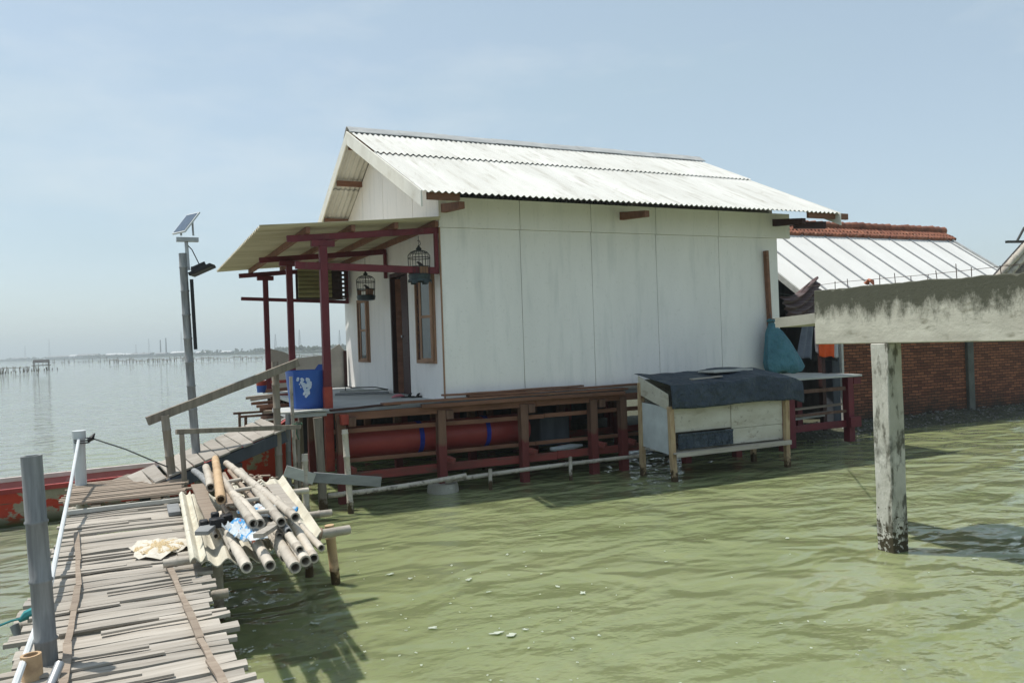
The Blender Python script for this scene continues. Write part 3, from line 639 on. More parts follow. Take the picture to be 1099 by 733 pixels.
r = MB(); r.box(-1.787, -1.673, .001, .119, .44, 1.62); r.build('sunlit_post_shell', 'redbright', porch, bevel=.004)  # added shell: brighter red paints the sunlight on the post's lower length
r = MB(); r.box(-1.63, -1.53, -.30, -.02, 1.10, 1.24); r.build('bracket', 'redbright', porch, bevel=.006)

# bird cages
def birdcage(loc, label, tray_low):
    c = thing('birdcage', loc, label, 'birdcage', 'bird cages hanging under the porch')
    r_, h_ = .165, .30; N_ = 20
    x0, y0, z0 = loc
    k = MB()
    for i in range(N_):
        t = 2*math.pi*i/N_; cx, cy = math.cos(t), math.sin(t)
        pts = [(x0+r_*cx*.93, y0+r_*cy*.93, z0+.06), (x0+r_*cx, y0+r_*cy, z0+h_)]
        for j in range(1, 6):
            a = j/5*math.pi/2; pts.append((x0+r_*cx*math.cos(a)*.98+.012*cx, y0+r_*cy*math.cos(a)*.98+.012*cy, z0+h_+.12*math.sin(a)))
        k.path(pts, .0028, 4)
    for z, rr_ in ((.06, .155), (.17, .16), (h_, r_), (h_+.085, r_*.75)):
        k.rings([(x0, y0, z0+z-.006), (x0, y0, z0+z+.006)], [rr_+.003, rr_+.003], 24, False, False)
    k.build('cage_bars', 'wire', c)
    k = MB(); k.rings([(x0, y0, z0-.03), (x0, y0, z0-.02), (x0, y0, z0+.05), (x0, y0, z0+.055)], [.12, .155, .168, .15], 24); k.build('tray', 'cagetray', c)
    k = MB(); k.rings([(x0, y0, z0+h_+.11), (x0, y0, z0+h_+.14), (x0, y0, z0+h_+.17), (x0, y0, z0+h_+.19)], [.03, .045, .02, .012], 12)
    k.path([(x0, y0, z0+h_+.18), (x0+.03, y0, z0+h_+.21), (x0+.02, y0, z0+h_+.25), (x0, y0, z0+h_+.27), (x0-.015, y0, z0+h_+.255)], .006, 6); k.build('hook', 'wire', c)
    k = MB(); k.tube((x0-.15, y0, z0+.14), (x0+.15, y0, z0+.15), .008); k.box(x0-.03, x0+.09, y0-.13, y0-.09, z0+.05, z0+.17); k.box(x0-.13, x0-.07, y0+.05, y0+.12, z0+.05, z0+.16); k.build('perch', 'cagewood', c)
    if tray_low:
        k = MB()
        for i in range(12):
            t = 2*math.pi*i/12; t2 = t+2*math.pi/12; rr_ = .175
            dz = .05 if i % 2 else .02
            k.prism([(x0+rr_*math.cos(t), y0+rr_*math.sin(t), z0-.02), (x0+rr_*math.cos(t2), y0+rr_*math.sin(t2), z0-.02), (x0+rr_*math.cos(t2)*1.02, y0+rr_*math.sin(t2)*1.02, z0-.03-dz), (x0+rr_*math.cos(t)*1.02, y0+rr_*math.sin(t)*1.02, z0-.03-dz)], (0, 0, .004))
        k.build('skirt', 'cagetray', c)
    # bird sitting on the perch
    b = MB(); bx, by, bz = x0+.02, y0, z0+.19
    b.rings([(bx+.09, by, bz-.06), (bx+.05, by, bz-.02), (bx+.02, by, bz), (bx-.01, by, bz+.025), (bx-.03, by, bz+.045), (bx-.045, by, bz+.05), (bx-.065, by, bz+.046)], [.004, .014, .026, .024, .017, .013, .002], 10)
    bb = b.build('bird', 'bird'); tag(bb, 'small dark bird perched inside the ' + ('nearer' if tray_low else 'farther') + ' hanging cage', 'bird', 'caged birds')
birdcage((-.30, .11, 3.15), 'round wire birdcage with scalloped tray hanging nearest the house corner', True)
birdcage((-.40, 2.78, 3.02), 'round wire birdcage with dark tray hanging in front of the far window', False)
single(MB().path([(-.30, .11, 3.60), (-.30, .11, 3.78)], .004, 5), 'cage_cord', 'wire', 'short cord holding the nearer birdcage under the porch beam', 'cord', 'cage cords')
single(MB().path([(-.40, 2.78, 3.29+.02), (-.40, 2.78, 3.74)], .004, 5), 'cage_cord', 'wire', 'short cord holding the farther birdcage under the porch beam', 'cord', 'cage cords')

# slatted box resting on the far tie beam
bx = thing('slatted_box', (-.6, 5.62, 3.19), 'olive slatted wooden box with dark lattice end on the far porch beam', 'box')
m_ = MB()
for k in range(7):
    z = 3.22+k*.088; m_.rings([(-1.10, 5.40, z+.042), (-.42, 5.40, z+.042)], [.045, .045], 10)
m_.build('slat_front', 'olive', bx)
m_ = MB()
for x_ in (-.38, -.26, -.14): m_.box(x_-.012, x_+.012, 5.385, 5.41, 3.2, 3.82)
for k in range(7): m_.box(-.40, -.10, 5.36, 5.384, 3.21+k*.09, 3.255+k*.09)
m_.box(-.40, -.10, 5.8, 5.82, 3.2, 3.82); m_.box(-1.08, -.42, 5.8, 5.82, 3.2, 3.82); m_.box(-1.08, -.10, 5.39, 5.8, 3.19, 3.205)
m_.build('lattice', 'lattice', bx)

# low board wall at the far end of the porch
m_ = MB(); m_.prism([(-1.62, 5.92, FZ), (-.05, 5.92, FZ), (-.05, 5.92, 2.08), (-.18, 5.92, 2.25), (-.55, 5.92, 2.02), (-1.1, 5.92, 1.98), (-1.35, 5.92, 2.12), (-1.62, 5.92, 2.2)], (0, .03, 0))
bw = single(m_, 'board_screen', 'beige', 'low beige board screen with a ragged top at the far end of the porch', 'screen')
m_ = MB(); m_.box(-.10, -.04, 5.86, 5.915, FZ, 2.1); m_.build('post', 'darkbrown', bw)

# blue tub
tub = thing('plastic_tub', (-1.94, .36, FZ), 'blue cut-down plastic tub with a white splash on the deck corner', 'tub')
m_ = MB(); N_ = 40; cx, cy = -1.93, .36; vs = []; fs = []
def tubr(z): return .292+.032*(z/.5)
def tubh(t):   # rim height: raised back lip on the right
    return .535 + (.07 if math.cos(t-R(20)) > .80 else 0)
for lay in range(4):       # outer bottom, outer top, inner top, inner bottom
    for i in range(N_):
        t = 2*math.pi*i/N_; z = (0, tubh(t), tubh(t), .03)[lay]; r_ = tubr(z)-(.014 if lay > 1 else 0)-(.02 if lay == 0 else 0)
        sq = 1/max(abs(math.cos(t)), abs(math.sin(t)))**.35
        vs.append((cx+r_*math.cos(t)*sq*.98, cy+r_*math.sin(t)*sq*.9, FZ+.005+z))
for lay in range(3):
    for i in range(N_):
        a = lay*N_+i; b = lay*N_+(i+1) % N_; fs.append((a, b, b+N_, a+N_))
fs.append(tuple(reversed(range(N_)))); fs.append(tuple(range(3*N_, 4*N_))); m_.add(vs, fs); m_.build('shell', 'blue', tub)
m_ = MB()
spl = random.Random(3)
for k in range(70):     # paint splash, V shaped, standing a hair off the shell
    u = spl.gauss(0, .5); vv = spl.random()**1.0
    if abs(u)*.45 > .08+.5*vv or (vv > .65 and abs(u) < .16) : continue
    ang = R(-108)+u*.30; z = .17+.27*vv; r_ = tubr(z)-.02*(1-z/.5)
    sq = 1/max(abs(math.cos(ang)), abs(math.sin(ang)))**.35
    c = V((cx+(r_)*math.cos(ang)*sq*.98, cy+(r_)*math.sin(ang)*sq*.9, FZ+z)); nrm = V((math.cos(ang), math.sin(ang), 0)); tt = V((-math.sin(ang), math.cos(ang), 0)); q = spl.uniform(.008, .026)
    pl = [c+nrm*.002+tt*q*math.cos(j)*spl.uniform(.7, 1.2)+V((0, 0, 1))*q*1.2*math.sin(j)*spl.uniform(.7, 1.2) for j in (0, .9, 1.8, 2.7, 3.6, 4.5, 5.4)]
    m_.prism(pl, nrm*.003)
m_.build('splash', 'splash', tub)

# things lying on the porch floor
single(MB().rough_beam((-.95, 3.0, FZ+.02), (-.10, 2.62, FZ+.02), .16, .035, 4, .003), 'board', 'ply', 'grey board lying flat on the porch floor', 'board', 'boards on the porch floor')
single(MB().rough_beam((-.85, 3.1, FZ+.06), (-.05, 2.80, FZ+.06), .12, .03, 4, .003), 'board', 'plypale', 'pale board lying on the grey board on the porch floor', 'board', 'boards on the porch floor')
single(MB().path([(-.80, 2.9, FZ+.08), (-.80, 2.9, FZ+.17), (-.70, 2.85, FZ+.13), (-.3, 2.75, FZ+.12), (-.1, 2.66, FZ+.07)], .010, 6), 'bent_rod', 'wire', 'bent dark rod lying on the boards of the porch floor', 'rod')
for i, (x_, y_) in enumerate(((-.20, 1.22), (-.10, 1.10))):
    sdl = thing('sandal', (x_, y_, FZ), ('left' if i == 0 else 'right')+' dark sandal of the pair by the front door', 'sandal', 'sandals by the door')
    k = MB(); k.rings([(x_-.10, y_, FZ+.012), (x_-.06, y_, FZ+.012), (x_+.02, y_, FZ+.012), (x_+.11, y_, FZ+.012), (x_+.13, y_, FZ+.012)], [.02, .036, .033, .045, .02], 10, sq=.3); k.build('sole', 'black', sdl)
    k = MB(); k.path([(x_+.03, y_-.045, FZ+.01), (x_+.05, y_-.025, FZ+.05), (x_+.07, y_, FZ+.06), (x_+.05, y_+.025, FZ+.05), (x_+.03, y_+.045, FZ+.01)], .014, 6); k.build('strap', 'black', sdl)
MT['pink'] = mat('pink_cloth', (.62, .22, .25), (.5, .15, .18), 8)
k = MB(); k.rings([(-.42, 1.35, FZ+.01), (-.36, 1.33, FZ+.03), (-.28, 1.33, FZ+.035), (-.2, 1.36, FZ+.01)], [.02, .05, .055, .02], 8, sq=.5); single(k, 'rag', 'pink', 'small crumpled pink cloth on the porch floor beside the sandals', 'cloth')

# timber pile left of the porch
def lum(px0, py0, px1, py1, t, w_, h_, mm, lab):
    a = aty(px0, py0, t); b = aty(px1, py1, t-.25)
    single(MB().rough_beam(a, b, w_, h_, 3, .004), 'timber_offcut', mm, lab, 'timber', 'timber offcuts piled left of the porch', bevel=.003)
lum(266, 427, 296, 424, 4.4, .22, .05, 'warm', 'pale offcut sticking out farthest left on top of the timber pile')
lum(271, 433, 303, 430, 4.3, .16, .05, 'brown', 'brown offcut second from top of the timber pile')
lum(280, 439, 308, 437, 4.2, .15, .06, 'brown', 'brown offcut in the middle of the timber pile')
lum(283, 445, 310, 443, 4.1, .15, .05, 'darkbrown', 'dark offcut low in the timber pile')
lum(284, 420, 312, 417, 4.6, .2, .06, 'brown', 'brown offcut beside the painted bucket')
lum(292, 410, 309, 409, 4.7, .1, .06, 'redbright', 'reddish offcut on top behind the red post')
lum(277, 452, 316, 446, 3.9, .3, .03, 'plypale', 'pale flat board at the bottom of the timber pile')
lum(270, 429.5, 292, 426, 4.1, .10, .04, 'warm', 'short warm brown stick end on the left of the timber pile')
lum(276, 436, 312, 434, 4.0, .12, .05, 'brown', 'brown offcut just above the middle of the timber pile')
lum(284, 442, 313, 440, 3.8, .12, .05, 'warm', 'pale brown offcut low in the timber pile before the bamboo post')
lum(281, 448.5, 312, 446, 3.9, .14, .05, 'brownpost', 'dull brown offcut just over the bottom board of the timber pile')
lum(290, 425, 312, 423, 4.2, .12, .05, 'redbeam', 'dull red offcut near the top of the timber pile')
rk = thing('timber_rack', (-2.1, 4.2, 0), 'rough stick rack carrying the timber pile beside the porch', 'rack')
for x_, y_ in ((-2.40, 4.0), (-1.95, 4.0), (-2.40, 4.9), (-1.95, 4.9)):
    MB().rough_beam((x_, y_, -.8), (x_+.02, y_, .98), .05, .05, 3, .006, up=(0, 1, 0)).build('leg', 'brownpost', rk)
k = MB(); k.box(-2.5, -1.8, 3.95, 4.0, .96, 1.0); k.box(-2.5, -1.8, 4.85, 4.9, .96, 1.0); k.build('crossbar', 'brownpost', rk)
bk = aty(281, 421, 4.55); bkt = thing('paint_bucket', bk, 'small red and blue bucket on the timber pile', 'bucket')
k = MB(); k.rings([bk, bk+V((0, 0, .13))], [.085, .095], 16); k.build('body', 'blue', bkt)
k = MB(); k.rings([bk+V((0, 0, .131)), bk+V((0, 0, .22))], [.096, .10], 16); k.build('band', 'redbright', bkt)
k = MB(); k.path([bk+V((.1*math.cos(a), 0, .21+.07*math.sin(a))) for a in [i*math.pi/8 for i in range(9)]], .004, 5); k.build('handle', 'wire', bkt)

# ================================================================ BAMBOO PROPS AND BOARDS LEFT OF THE DECK
def prop(px0, py0, px1, py1, t, r_, mm, lab, z=None, kind='bamboo'):
    a = aty(px0, py0, t); b = aty(px1, py1, t); d_ = (b-a).normalized(); b = b + d_*(max(0, (b.z+.6))/max(.2, -d_.z)) if b.z > -.3 else b
    m_ = MB()
    if kind == 'bamboo': m_.bamboo(b, a, r_*1.05, r_, hollow=(False, True), bend=.006)
    else: m_.rough_beam(b, a, r_*2, r_*1.6, 5, .004, up=(0, 1, 0))
    single(m_, 'bamboo_post' if kind == 'bamboo' else 'wooden_post', mm, lab, 'post', 'posts standing left of the deck')
prop(295, 388, 300, 519, -.55, .045, 'greyv', 'thick upright bamboo post holding the upper end of the sloping handrail')
prop(309, 444, 311, 532, -.15, .035, 'bamboogrey', 'grey bamboo post just left of the blue tub')
prop(312, 404, 319, 543, -.45, .022, 'bamboo', 'thin pale bamboo post leaning beside the blue tub')
prop(319, 452, 322, 543, -.40, .030, 'greyv', 'dark mossy bamboo post right below the blue tub corner')
prop(327, 487, 329, 549, -.9, .040, 'bamboo', 'short pale bamboo post behind the tilted boards')
prop(341, 448, 347, 542, -.35, .052, 'greyv', 'grey wooden post with wet dark foot below the blue tub', kind='wood')
prop(370, 461, 377, 552, -.85, .040, 'bamboo', 'yellowish bamboo post standing in the water before the red beam')
prop(322, 446, 326, 520, 1.4, .03, 'greyv', 'thin dim post in the shade under the deck corner', kind='wood')
single(MB().rough_beam(aty(336, 512, -.80), aty(409, 517, -.95), .03, .13, 4, .002), 'board', 'ply', 'long grey board fixed level across the bamboo posts', 'board', 'boards across the posts', bevel=.003)
single(MB().rough_beam(aty(306, 505, -.92), aty(337, 514, -.92), .03, .14, 3, .002), 'board', 'plypale', 'short pale board fixed left of the long grey board', 'board', 'boards across the posts', bevel=.003)
# green cord tying tub corner
k = MB(); c0 = aty(319, 455, -.47)
k.path([c0+V((.06*math.cos(a), .05*math.sin(a), .012*math.sin(a*5))) for a in [i*2*math.pi/16 for i in range(33)]], .009, 5); k.path([c0, c0+V((-.02, -.02, -.12)), c0+V((.01, -.03, -.2))], .008, 5)
single(k, 'tie_cord', 'green_rope', 'green cord wrapped round the thin bamboo beside the tub', 'cord')
# board under the tub
single(MB().rough_beam((-2.45, -.08, FZ-.012), (-1.78, -.10, FZ-.005), .20, .022, 3, .004), 'board', 'plypale', 'pale board sticking out under the blue tub', 'board')

# ================================================================ RAMP FROM PIER TO DECK
ramp = thing('boarding_ramp', (-3.3, -.7, .6), 'plank ramp rising from the end of the grey pier to the deck', 'ramp')
N0, N1 = atz(150, 526, .66), atz(306, 461, 1.12); Fa, Fb = atz(137, 513, .70), atz(282, 450, 1.12)
k = 12; 
m_ = MB()
for i in range(k):
    a, b = i/k, (i+.90)/k
    if i == 2: a += .015
    tl = rnd.uniform(-.006, .006)
    p0, p1, p2, p3 = N0.lerp(N1, a+tl), N0.lerp(N1, b-tl), Fa.lerp(Fb, b+tl), Fa.lerp(Fb, a-tl)
    ex = (p0-p3)*rnd.uniform(.0, .08); p0 = p0+ex; p1 = p1+ex
    up_ = V((0, 0, rnd.uniform(0, .012)))
    m_.prism([p0+up_, p1+up_, p2+up_, p3+up_], (0, 0, .025))
m_.build('tread', 'rampboard', ramp, bevel=.003)
for A, B, e in ((N0, N1, 0), (Fa, Fb, 0)):
    m_ = MB(); m_.rough_beam(A+V((0, 0, -.085)), B+V((0, 0, -.085)), .06, .15, 5, .003); m_.build('stringer', 'bluegrey', ramp, bevel=.004)
m_ = MB(); q = N0.lerp(N1, .62); m_.beam((q.x+.02, q.y, -.8), (q.x+.02, q.y, q.z-.16), .10, .10); m_.build('support', 'darkwall', ramp); m_ = MB(); q = Fa.lerp(Fb, .62); m_.beam((q.x, q.y, -.8), (q.x, q.y, q.z-.16), .10, .10); m_.build('support', 'darkwall', ramp)
# loose planks at the ramp foot
single(MB().rough_beam(atz(102, 526, .66), atz(142, 510, .72), .14, .03, 3, .003), 'plank', 'greyv', 'grey plank leaning across the ramp foot at the boat side', 'plank', 'loose planks at the ramp foot')
single(MB().rough_beam(atz(128, 528, .66), atz(152, 520, .69), .12, .03, 3, .003), 'plank', 'grey', 'short grey plank nearest the lowest ramp tread', 'plank', 'loose planks at the ramp foot')
# handrails
T1 = -1.15
rail1 = thing('handrail', atz(185, 524, .62), 'sloping grey handrail on a bamboo upright rising towards the blue tub', 'handrail')
p0 = aty(158, 452, -1.15); p1 = aty(320, 389, -.62)
MB().rough_beam(p0, p1, .05, .10, 6, .003).build('rail', 'greyv', rail1, bevel=.003)
a = aty(177, 446, T1); b = aty(186, 524, T1); MB().bamboo(b, a, .048, .045, hollow=(False, True)).build('post', 'greyv', rail1)
rail2 = thing('handrail', atz(198, 526, .62), 'low level grey handrail on a thin upright beside the lamp pole', 'handrail')
p0 = aty(189, 463.5, -1.42); p1 = aty(322, 458, -.75)
MB().rough_beam(p0, p1, .05, .055, 6, .003).build('rail', 'greyv', rail2, bevel=.003)
a = aty(195, 466, -1.40); b = aty(198.5, 526, -1.40); MB().rough_beam(b, a, .055, .055, 3, .003, up=(0, 1, 0)).build('post', 'greyv', rail2)

# ================================================================ SOLAR LAMP
base = V((-3.42, .62, .0)); lt = base.y
lp = thing('solar_lamp', (base.x, base.y, 0), 'solar panel and black floodlight on a leaning bamboo pole at the pier end', 'lamp')
pb = aty(214, 505, -.30); pm = aty(199, 318, -.30); pt = aty(196, 272, -.30); lt = -.30
m_ = MB(); dd = (pb-pt).normalized(); m_.bamboo(pb+dd*1.4, pt, .055, .047, hollow=(False, True), bend=.03); m_.build('pole', 'bamboogrey', lp)
m_ = MB(); m_.beam(aty(205.5, 300, lt-.04), aty(210, 375, lt-.04), .04, .06); m_.build('batten', 'black', lp)
m_ = MB(); m_.tube(aty(202, 290, lt), aty(199.5, 255, lt), .022); q = aty(202, 257, lt); m_.box(q.x-.14, q.x+.12, q.y-.05, q.y+.05, q.z-.03, q.z+.02)
q1 = aty(194.5, 253, lt); q2 = aty(207.5, 253, lt); m_.tube(q1, aty(194, 247, lt), .012); m_.tube(q2, aty(206.5, 238, lt), .012); m_.build('bracket', 'steel', lp)
c = aty(200.5, 240.5, lt)
# tilted panel: a rectangle, facing up towards the left
u_ = V((.554, .277, .782)).normalized(); v_ = V((-.447, .894, 0)).normalized(); n_ = u_.cross(v_); n_ = n_ if n_.z > 0 else -n_
def slabq(mb, c, u_, v_, n_, a, b, h): mb.prism([c-u_*a-v_*b, c+u_*a-v_*b, c+u_*a+v_*b, c-u_*a+v_*b], n_*h)
m_ = MB(); slabq(m_, c, u_, v_, n_, .17, .15, .02); pnl = m_.build('panel_frame', 'white', lp, bevel=.002)
m_ = MB(); slabq(m_, c+n_*.0205, u_, v_, n_, .15, .13, .003); m_.build('solar_cells', 'panel', pnl)
fc = aty(215, 286, lt); 
m_ = MB(); uu = V((1, -.35, .45)).normalized(); vv2 = V((.35, 1, 0)).normalized(); nn = uu.cross(vv2).normalized()
m_.prism([fc-uu*.15-vv2*.12-nn*.03, fc+uu*.15-vv2*.12-nn*.03, fc+uu*.15+vv2*.12-nn*.03, fc-uu*.15+vv2*.12-nn*.03], -nn*.045)
m_.prism([fc-uu*.09-vv2*.08-nn*.028, fc+uu*.09-vv2*.08-nn*.028, fc+uu*.06+vv2*.06, fc-uu*.09+vv2*.06], nn*.05)
m_.build('floodlight', 'black', lp, bevel=.006)
m_ = MB(); m_.beam(aty(206, 288, lt), fc-uu*.1, .03, .05); m_.path([aty(200, 262, lt), aty(206, 268, lt-.03), aty(210, 276, lt-.02), fc], .007, 5); m_.build('arm', 'black', lp)

# ================================================================ BOAT
boat = thing('wooden_boat', (-5.5, 1.5, 0), 'long wooden boat with peeling red and cream paint moored beyond the pier', 'boat')
ax = V((1, .17, 0)).normalized(); bd = V((-ax.y, ax.x, 0)); B0 = V((-11.5, -.18, 0)); BL = 9.9
def hull_station(q):    # q 0 stern .. 1 bow: centre, half beam, gunwale height, keel
    hb = .60*(1-max(0, (q-.70)/.30)**2.2)*(1-.35*max(0, (.12-q)/.12))
    zg = .46+.62*max(0, (q-.80)/.20)**1.7+.12*max(0, (.15-q)/.15)
    zk = -.28+.5*max(0, (q-.78)/.22)**2
    return B0+ax*(BL*q)+bd*.62, max(hb, .03), zg, zk
def hull_mesh(inset, zoff, lo):
    vs = []; fs = []; K = 40; prof = [(-1, 1), (-.93, .62), (-.80, .25), (-.52, .0), (0, -.04), (.52, .0), (.80, .25), (.93, .62), (1, 1)]
    for i in range(K+1):
        c_, hb, zg, zk = hull_station(i/K); hb = max(.01, hb-inset)
        for a, h_ in prof: vs.append(c_+bd*(a*hb)+V((0, 0, zk+lo+(zg+zoff-zk-lo)*max(0, h_))))
    n_ = len(prof)
    for i in range(K):
        for j in range(n_-1): a = i*n_+j; fs.append((a, a+1, a+n_+1, a+n_))
    fs.append(tuple(range(n_))); fs.append(tuple(reversed(range(K*n_, K*n_+n_)))); return vs, fs
m_ = MB(); m_.add(*hull_mesh(0, 0, 0)); hull = m_.build('hull', 'hull', boat)
m_ = MB(); vs, fs = hull_mesh(.035, -.004, .06); m_.add(vs, [tuple(reversed(f)) for f in fs]); m_.build('inner_planking', 'boatin', boat)
for side, mm in ((-1, 'boatrim'), (1, 'boatwhite')):
    m_ = MB(); 
    P_ = [hull_station(i/40) for i in range(41)]
    for i in range(40):
        a = P_[i][0]+bd*side*(P_[i][1]-.012)+V((0, 0, P_[i][2]+.012)); b = P_[i+1][0]+bd*side*(P_[i+1][1]-.012)+V((0, 0, P_[i+1][2]+.012))
        m_.beam(a, b+(b-a)*.02, .075, .06)
    m_.build('gunwale', mm, boat)
for q in (.18, .36, .54, .68):
    m_ = MB(); c_, hb, zg, zk = hull_station(q); m_.beam(c_-bd*(hb-.05)+V((0, 0, zg-.12)), c_+bd*(hb-.05)+V((0, 0, zg-.12)), .18, .035); m_.build('thwart', 'boatin', boat)
m_ = MB(); c_, hb, zg, zk = hull_station(.97); m_.beam(c_+V((0, 0, .45)), c_+ax*.42+V((0, 0, zg+.22)), .06, .12); m_.build('stem', 'boatrim', boat)

# ================================================================ PIER
PX0, PX1 = -4.80, -3.74; PZ = .60
pier = thing('plank_pier', (-4.27, -6, 0), 'narrow pier of weathered grey planks in the left foreground', 'pier')
m_ = MB(); t = -13.0
prn = random.Random(21)
while t < -2.15:
    w_ = prn.choice([.055, .075, .09, .11, .13, .15]); 
    near = max(0, (-t-5.2)/2)
    a = PX0+prn.uniform(-.05, .06)-.03*near*0; b = PX1+prn.uniform(-.06, .07)+.05*min(1.5, near)
    if t > -5.2: b = PX1-.02+prn.uniform(-.04, .08)
    sk = prn.uniform(-.025, .025); z = PZ+prn.uniform(-.012, .008); th = prn.uniform(.016, .028)
    y = t+w_/2; n = 5
    ws = w_*prn.uniform(.85, 1.03)
    cz = prn.uniform(-.012, .012)
    vs = []; fs = []
    for i in range(n+1):
        q = i/n; x_ = a+(b-a)*q; yy = y+sk*(q-.5)+prn.uniform(-.004, .004); zz = z+cz*math.sin(math.pi*q)+prn.uniform(-.003, .003)
        hw = ws/2*(1+prn.uniform(-.07, .07))*(1-.25*(i in (0, n))*prn.random())
        tw = prn.uniform(-.003, .003)
        vs += [(x_, yy-hw, zz-tw), (x_, yy+hw, zz+tw), (x_, yy+hw, zz+tw-th), (x_, yy-hw, zz-tw-th)]
        if i:
            o = (i-1)*4
            for e in range(4): fs.append((o+e, o+4+e, o+4+(e+1) % 4, o+(e+1) % 4))
    fs.append((0, 1, 2, 3)); o = 4*n; fs.append((o+3, o+2, o+1, o)); m_.add(vs, fs)
    t += w_+prn.uniform(.001, .010)
m_.build('deck_planks', 'grey', pier)
# some odd laths lying over the joints
m_ = MB()
for k in range(16):
    t = prn.uniform(-7.2, -2.4); a = prn.uniform(PX0, PX0+.5); b = a+prn.uniform(.35, .6)
    MB().rough_beam((a, t, PZ+.016), (b, t+prn.uniform(-.03, .03), PZ+.018), prn.uniform(.02, .05), .012, 3, .002).build('lath', 'grey', pier)
m_ = MB(); t = -2.12    # raised end platform of narrow slats
while t < -.72:
    w_ = prn.uniform(.035, .065); q = (t+2.12)/1.4
    m_.rough_beam((PX0-.04+prn.uniform(-.05, .03), t, .70+prn.uniform(-.004, .01)), (PX1+.04+prn.uniform(-.05, .06), t+prn.uniform(-.03, .03)+.03, .70+prn.uniform(-.004, .012)), w_*.9, .022, 5, .004)
    t += w_+prn.uniform(.002, .012)
m_.build('end_slats', 'warm', pier)
for s in (-4.55, -4.0):
    MB().rough_beam((s, -2.15, .635), (s, -.75, .645), .09, .08, 4, .005).build('bearer', 'warm', pier)
m_ = MB(); m_.rough_beam((PX0-.02, -2.19, .635), (PX1+.02, -2.14, .64), .045, .04, 6, .003); m_.build('edge_lath', 'plypale', pier)
for s in (-4.58, -3.92):
    MB().bamboo((s, -13, PZ-.075), (s+.02, -.6, PZ-.075), .045, .045, bend=.01).build('bearer', 'bamboo', pier)
for t in (-12, -9.6, -7.4, -5.2, -3.1, -1.0):
    for s in (-4.74, -3.86): MB().bamboo((s, t, -1), (s+rnd.uniform(-.03, .03), t, PZ-.06), .045, .04, hollow=(False, False)).build('pile', 'bamboo', pier)
    MB().bamboo((-4.9, t+.09, PZ-.13-.03), (-3.6, t+.09, PZ-.13-.03), .035).build('crossbar', 'bamboo', pier)
# split-bamboo battens tied along the top
def batten(pts, nm):
    m_ = MB(); P_ = [atz(x, y, PZ+.028) for x, y in pts]
    for i in range(len(P_)-1):
        d_ = (P_[i+1]-P_[i]); n = 3; m_.rough_beam(P_[i], P_[i+1]+d_*.03, .032 if i % 2 else .04, .014, 3, .004)
    m_.build('batten', 'warm', pier)
batten([(82, 572), (84, 600), (84, 628), (79, 655), (73, 690), (68, 733), (60, 790)], 0)
batten([(180, 606), (188, 622), (200, 650), (214, 684), (226, 708), (240, 733), (260, 775)], 1)

# ---- posts of the foreground
def fpost(px0, py0, px1, py1, zb, r_, mm, name, lab, cat, group=None, **kw):
    b = atz(px1, py1, zb); dpt = (b-EYE).dot(fw); d0 = ray(px0, py0); a = EYE + d0*(dpt+kw.pop('dd', 0)); 
    m_ = MB(); dn = (b-a).normalized(); m_.bamboo(b+dn*kw.pop('ext', 1.5), a, r_*1.1, r_, **kw); return single(m_, name, mm, lab, cat, group)
fpost(33.5, 489, 51, 715, .58, .049, 'bamboogrey', 'bamboo_post', 'tall thick grey bamboo post at the left edge of the pier foreground', 'post', hollow=(False, True))
fpost(33, 702, 36, 740, .55, .046, 'bambooyel', 'bamboo_stub', 'cut brown hollow bamboo stub beside the foot of the tall grey post', 'post', hollow=(False, True), ext=1.0)
fpost(15, 670, 27, 700, .30, .026, 'bamboogrey', 'bamboo_stub', 'thin grey leaning bamboo stub left of the tall grey post', 'post', hollow=(False, True), ext=1.0)
b = atz(89, 531, .6); a = EYE+ray(84.5, 462)*((b-EYE).dot(fw))
wp = thing('mooring_post', (b.x, b.y, 0), 'white plastic pipe post with collar at the far left pier corner', 'post')
m_ = MB(); m_.rings([b+V((0, 0, -1.4)), a+V((0, 0, -.085))], [.062, .06], 16); m_.build('pipe', 'white', wp)
m_ = MB(); m_.rings([a+V((0, 0, -.09)), a+V((0, 0, -.088)), a+V((0, 0, -.002)), a], [.05, .07, .07, .055], 16); m_.build('collar', 'white', wp)
m_ = MB(); top = a+V((.03, -.03, -.09)); m_.path([top+V((.075*math.cos(t_), .075*math.sin(t_), -.004*t_)) for t_ in [i*.5 for i in range(30)]], .007, 5)
m_.rings([top+V((.06, -.03, -.03)), top+V((.10, -.04, .0)), top+V((.13, -.02, .05))], [.02, .03, .008], 7); m_.build('lashing', 'black', wp)
# white rope from the post down to the near end, cord to the ramp
e1 = EYE+ray(52, 637)*4.9; e2 = EYE+ray(16, 735)*3.55
single(MB().path([a+V((-.0, -.06, -.10)), EYE+ray(76, 520)*7.6, e1, e2, EYE+ray(-10, 790)*3.1], .017, 8), 'rope', 'white', 'taut white rope running from the white pipe post down to the near left corner', 'rope')
single(MB().path([top+V((.10, -.03, 0)), EYE+ray(135, 482)*8.9, aty(180, 501, -1.2)], .008, 5), 'cord', 'wire', 'thin dark cord from the white pipe post to the ramp handrail', 'cord')
k = atz(33, 659, .62)
m_ = MB(); m_.path([k+V((-1.1, .25, -.35)), k+V((-.5, .1, -.16)), k+V((-.1, .0, -.02)), k+V((.05, -.02, 0))], .007, 5); m_.rings([k+V((-.06, 0, -.03)), k+V((-.02, 0, 0)), k+V((.03, 0, .02)), k+V((.07, .02, .03))], [.01, .03, .028, .012], 8)
single(m_, 'mooring_line', 'teal_rope', 'teal knotted mooring line running off the left side of the pier', 'rope')
single(MB().tube(atz(50, 745, .60), atz(64, 712, .68), .022, n=12), 'metal_pipe', 'steel', 'short bright metal pipe end in the bottom left corner', 'pipe')

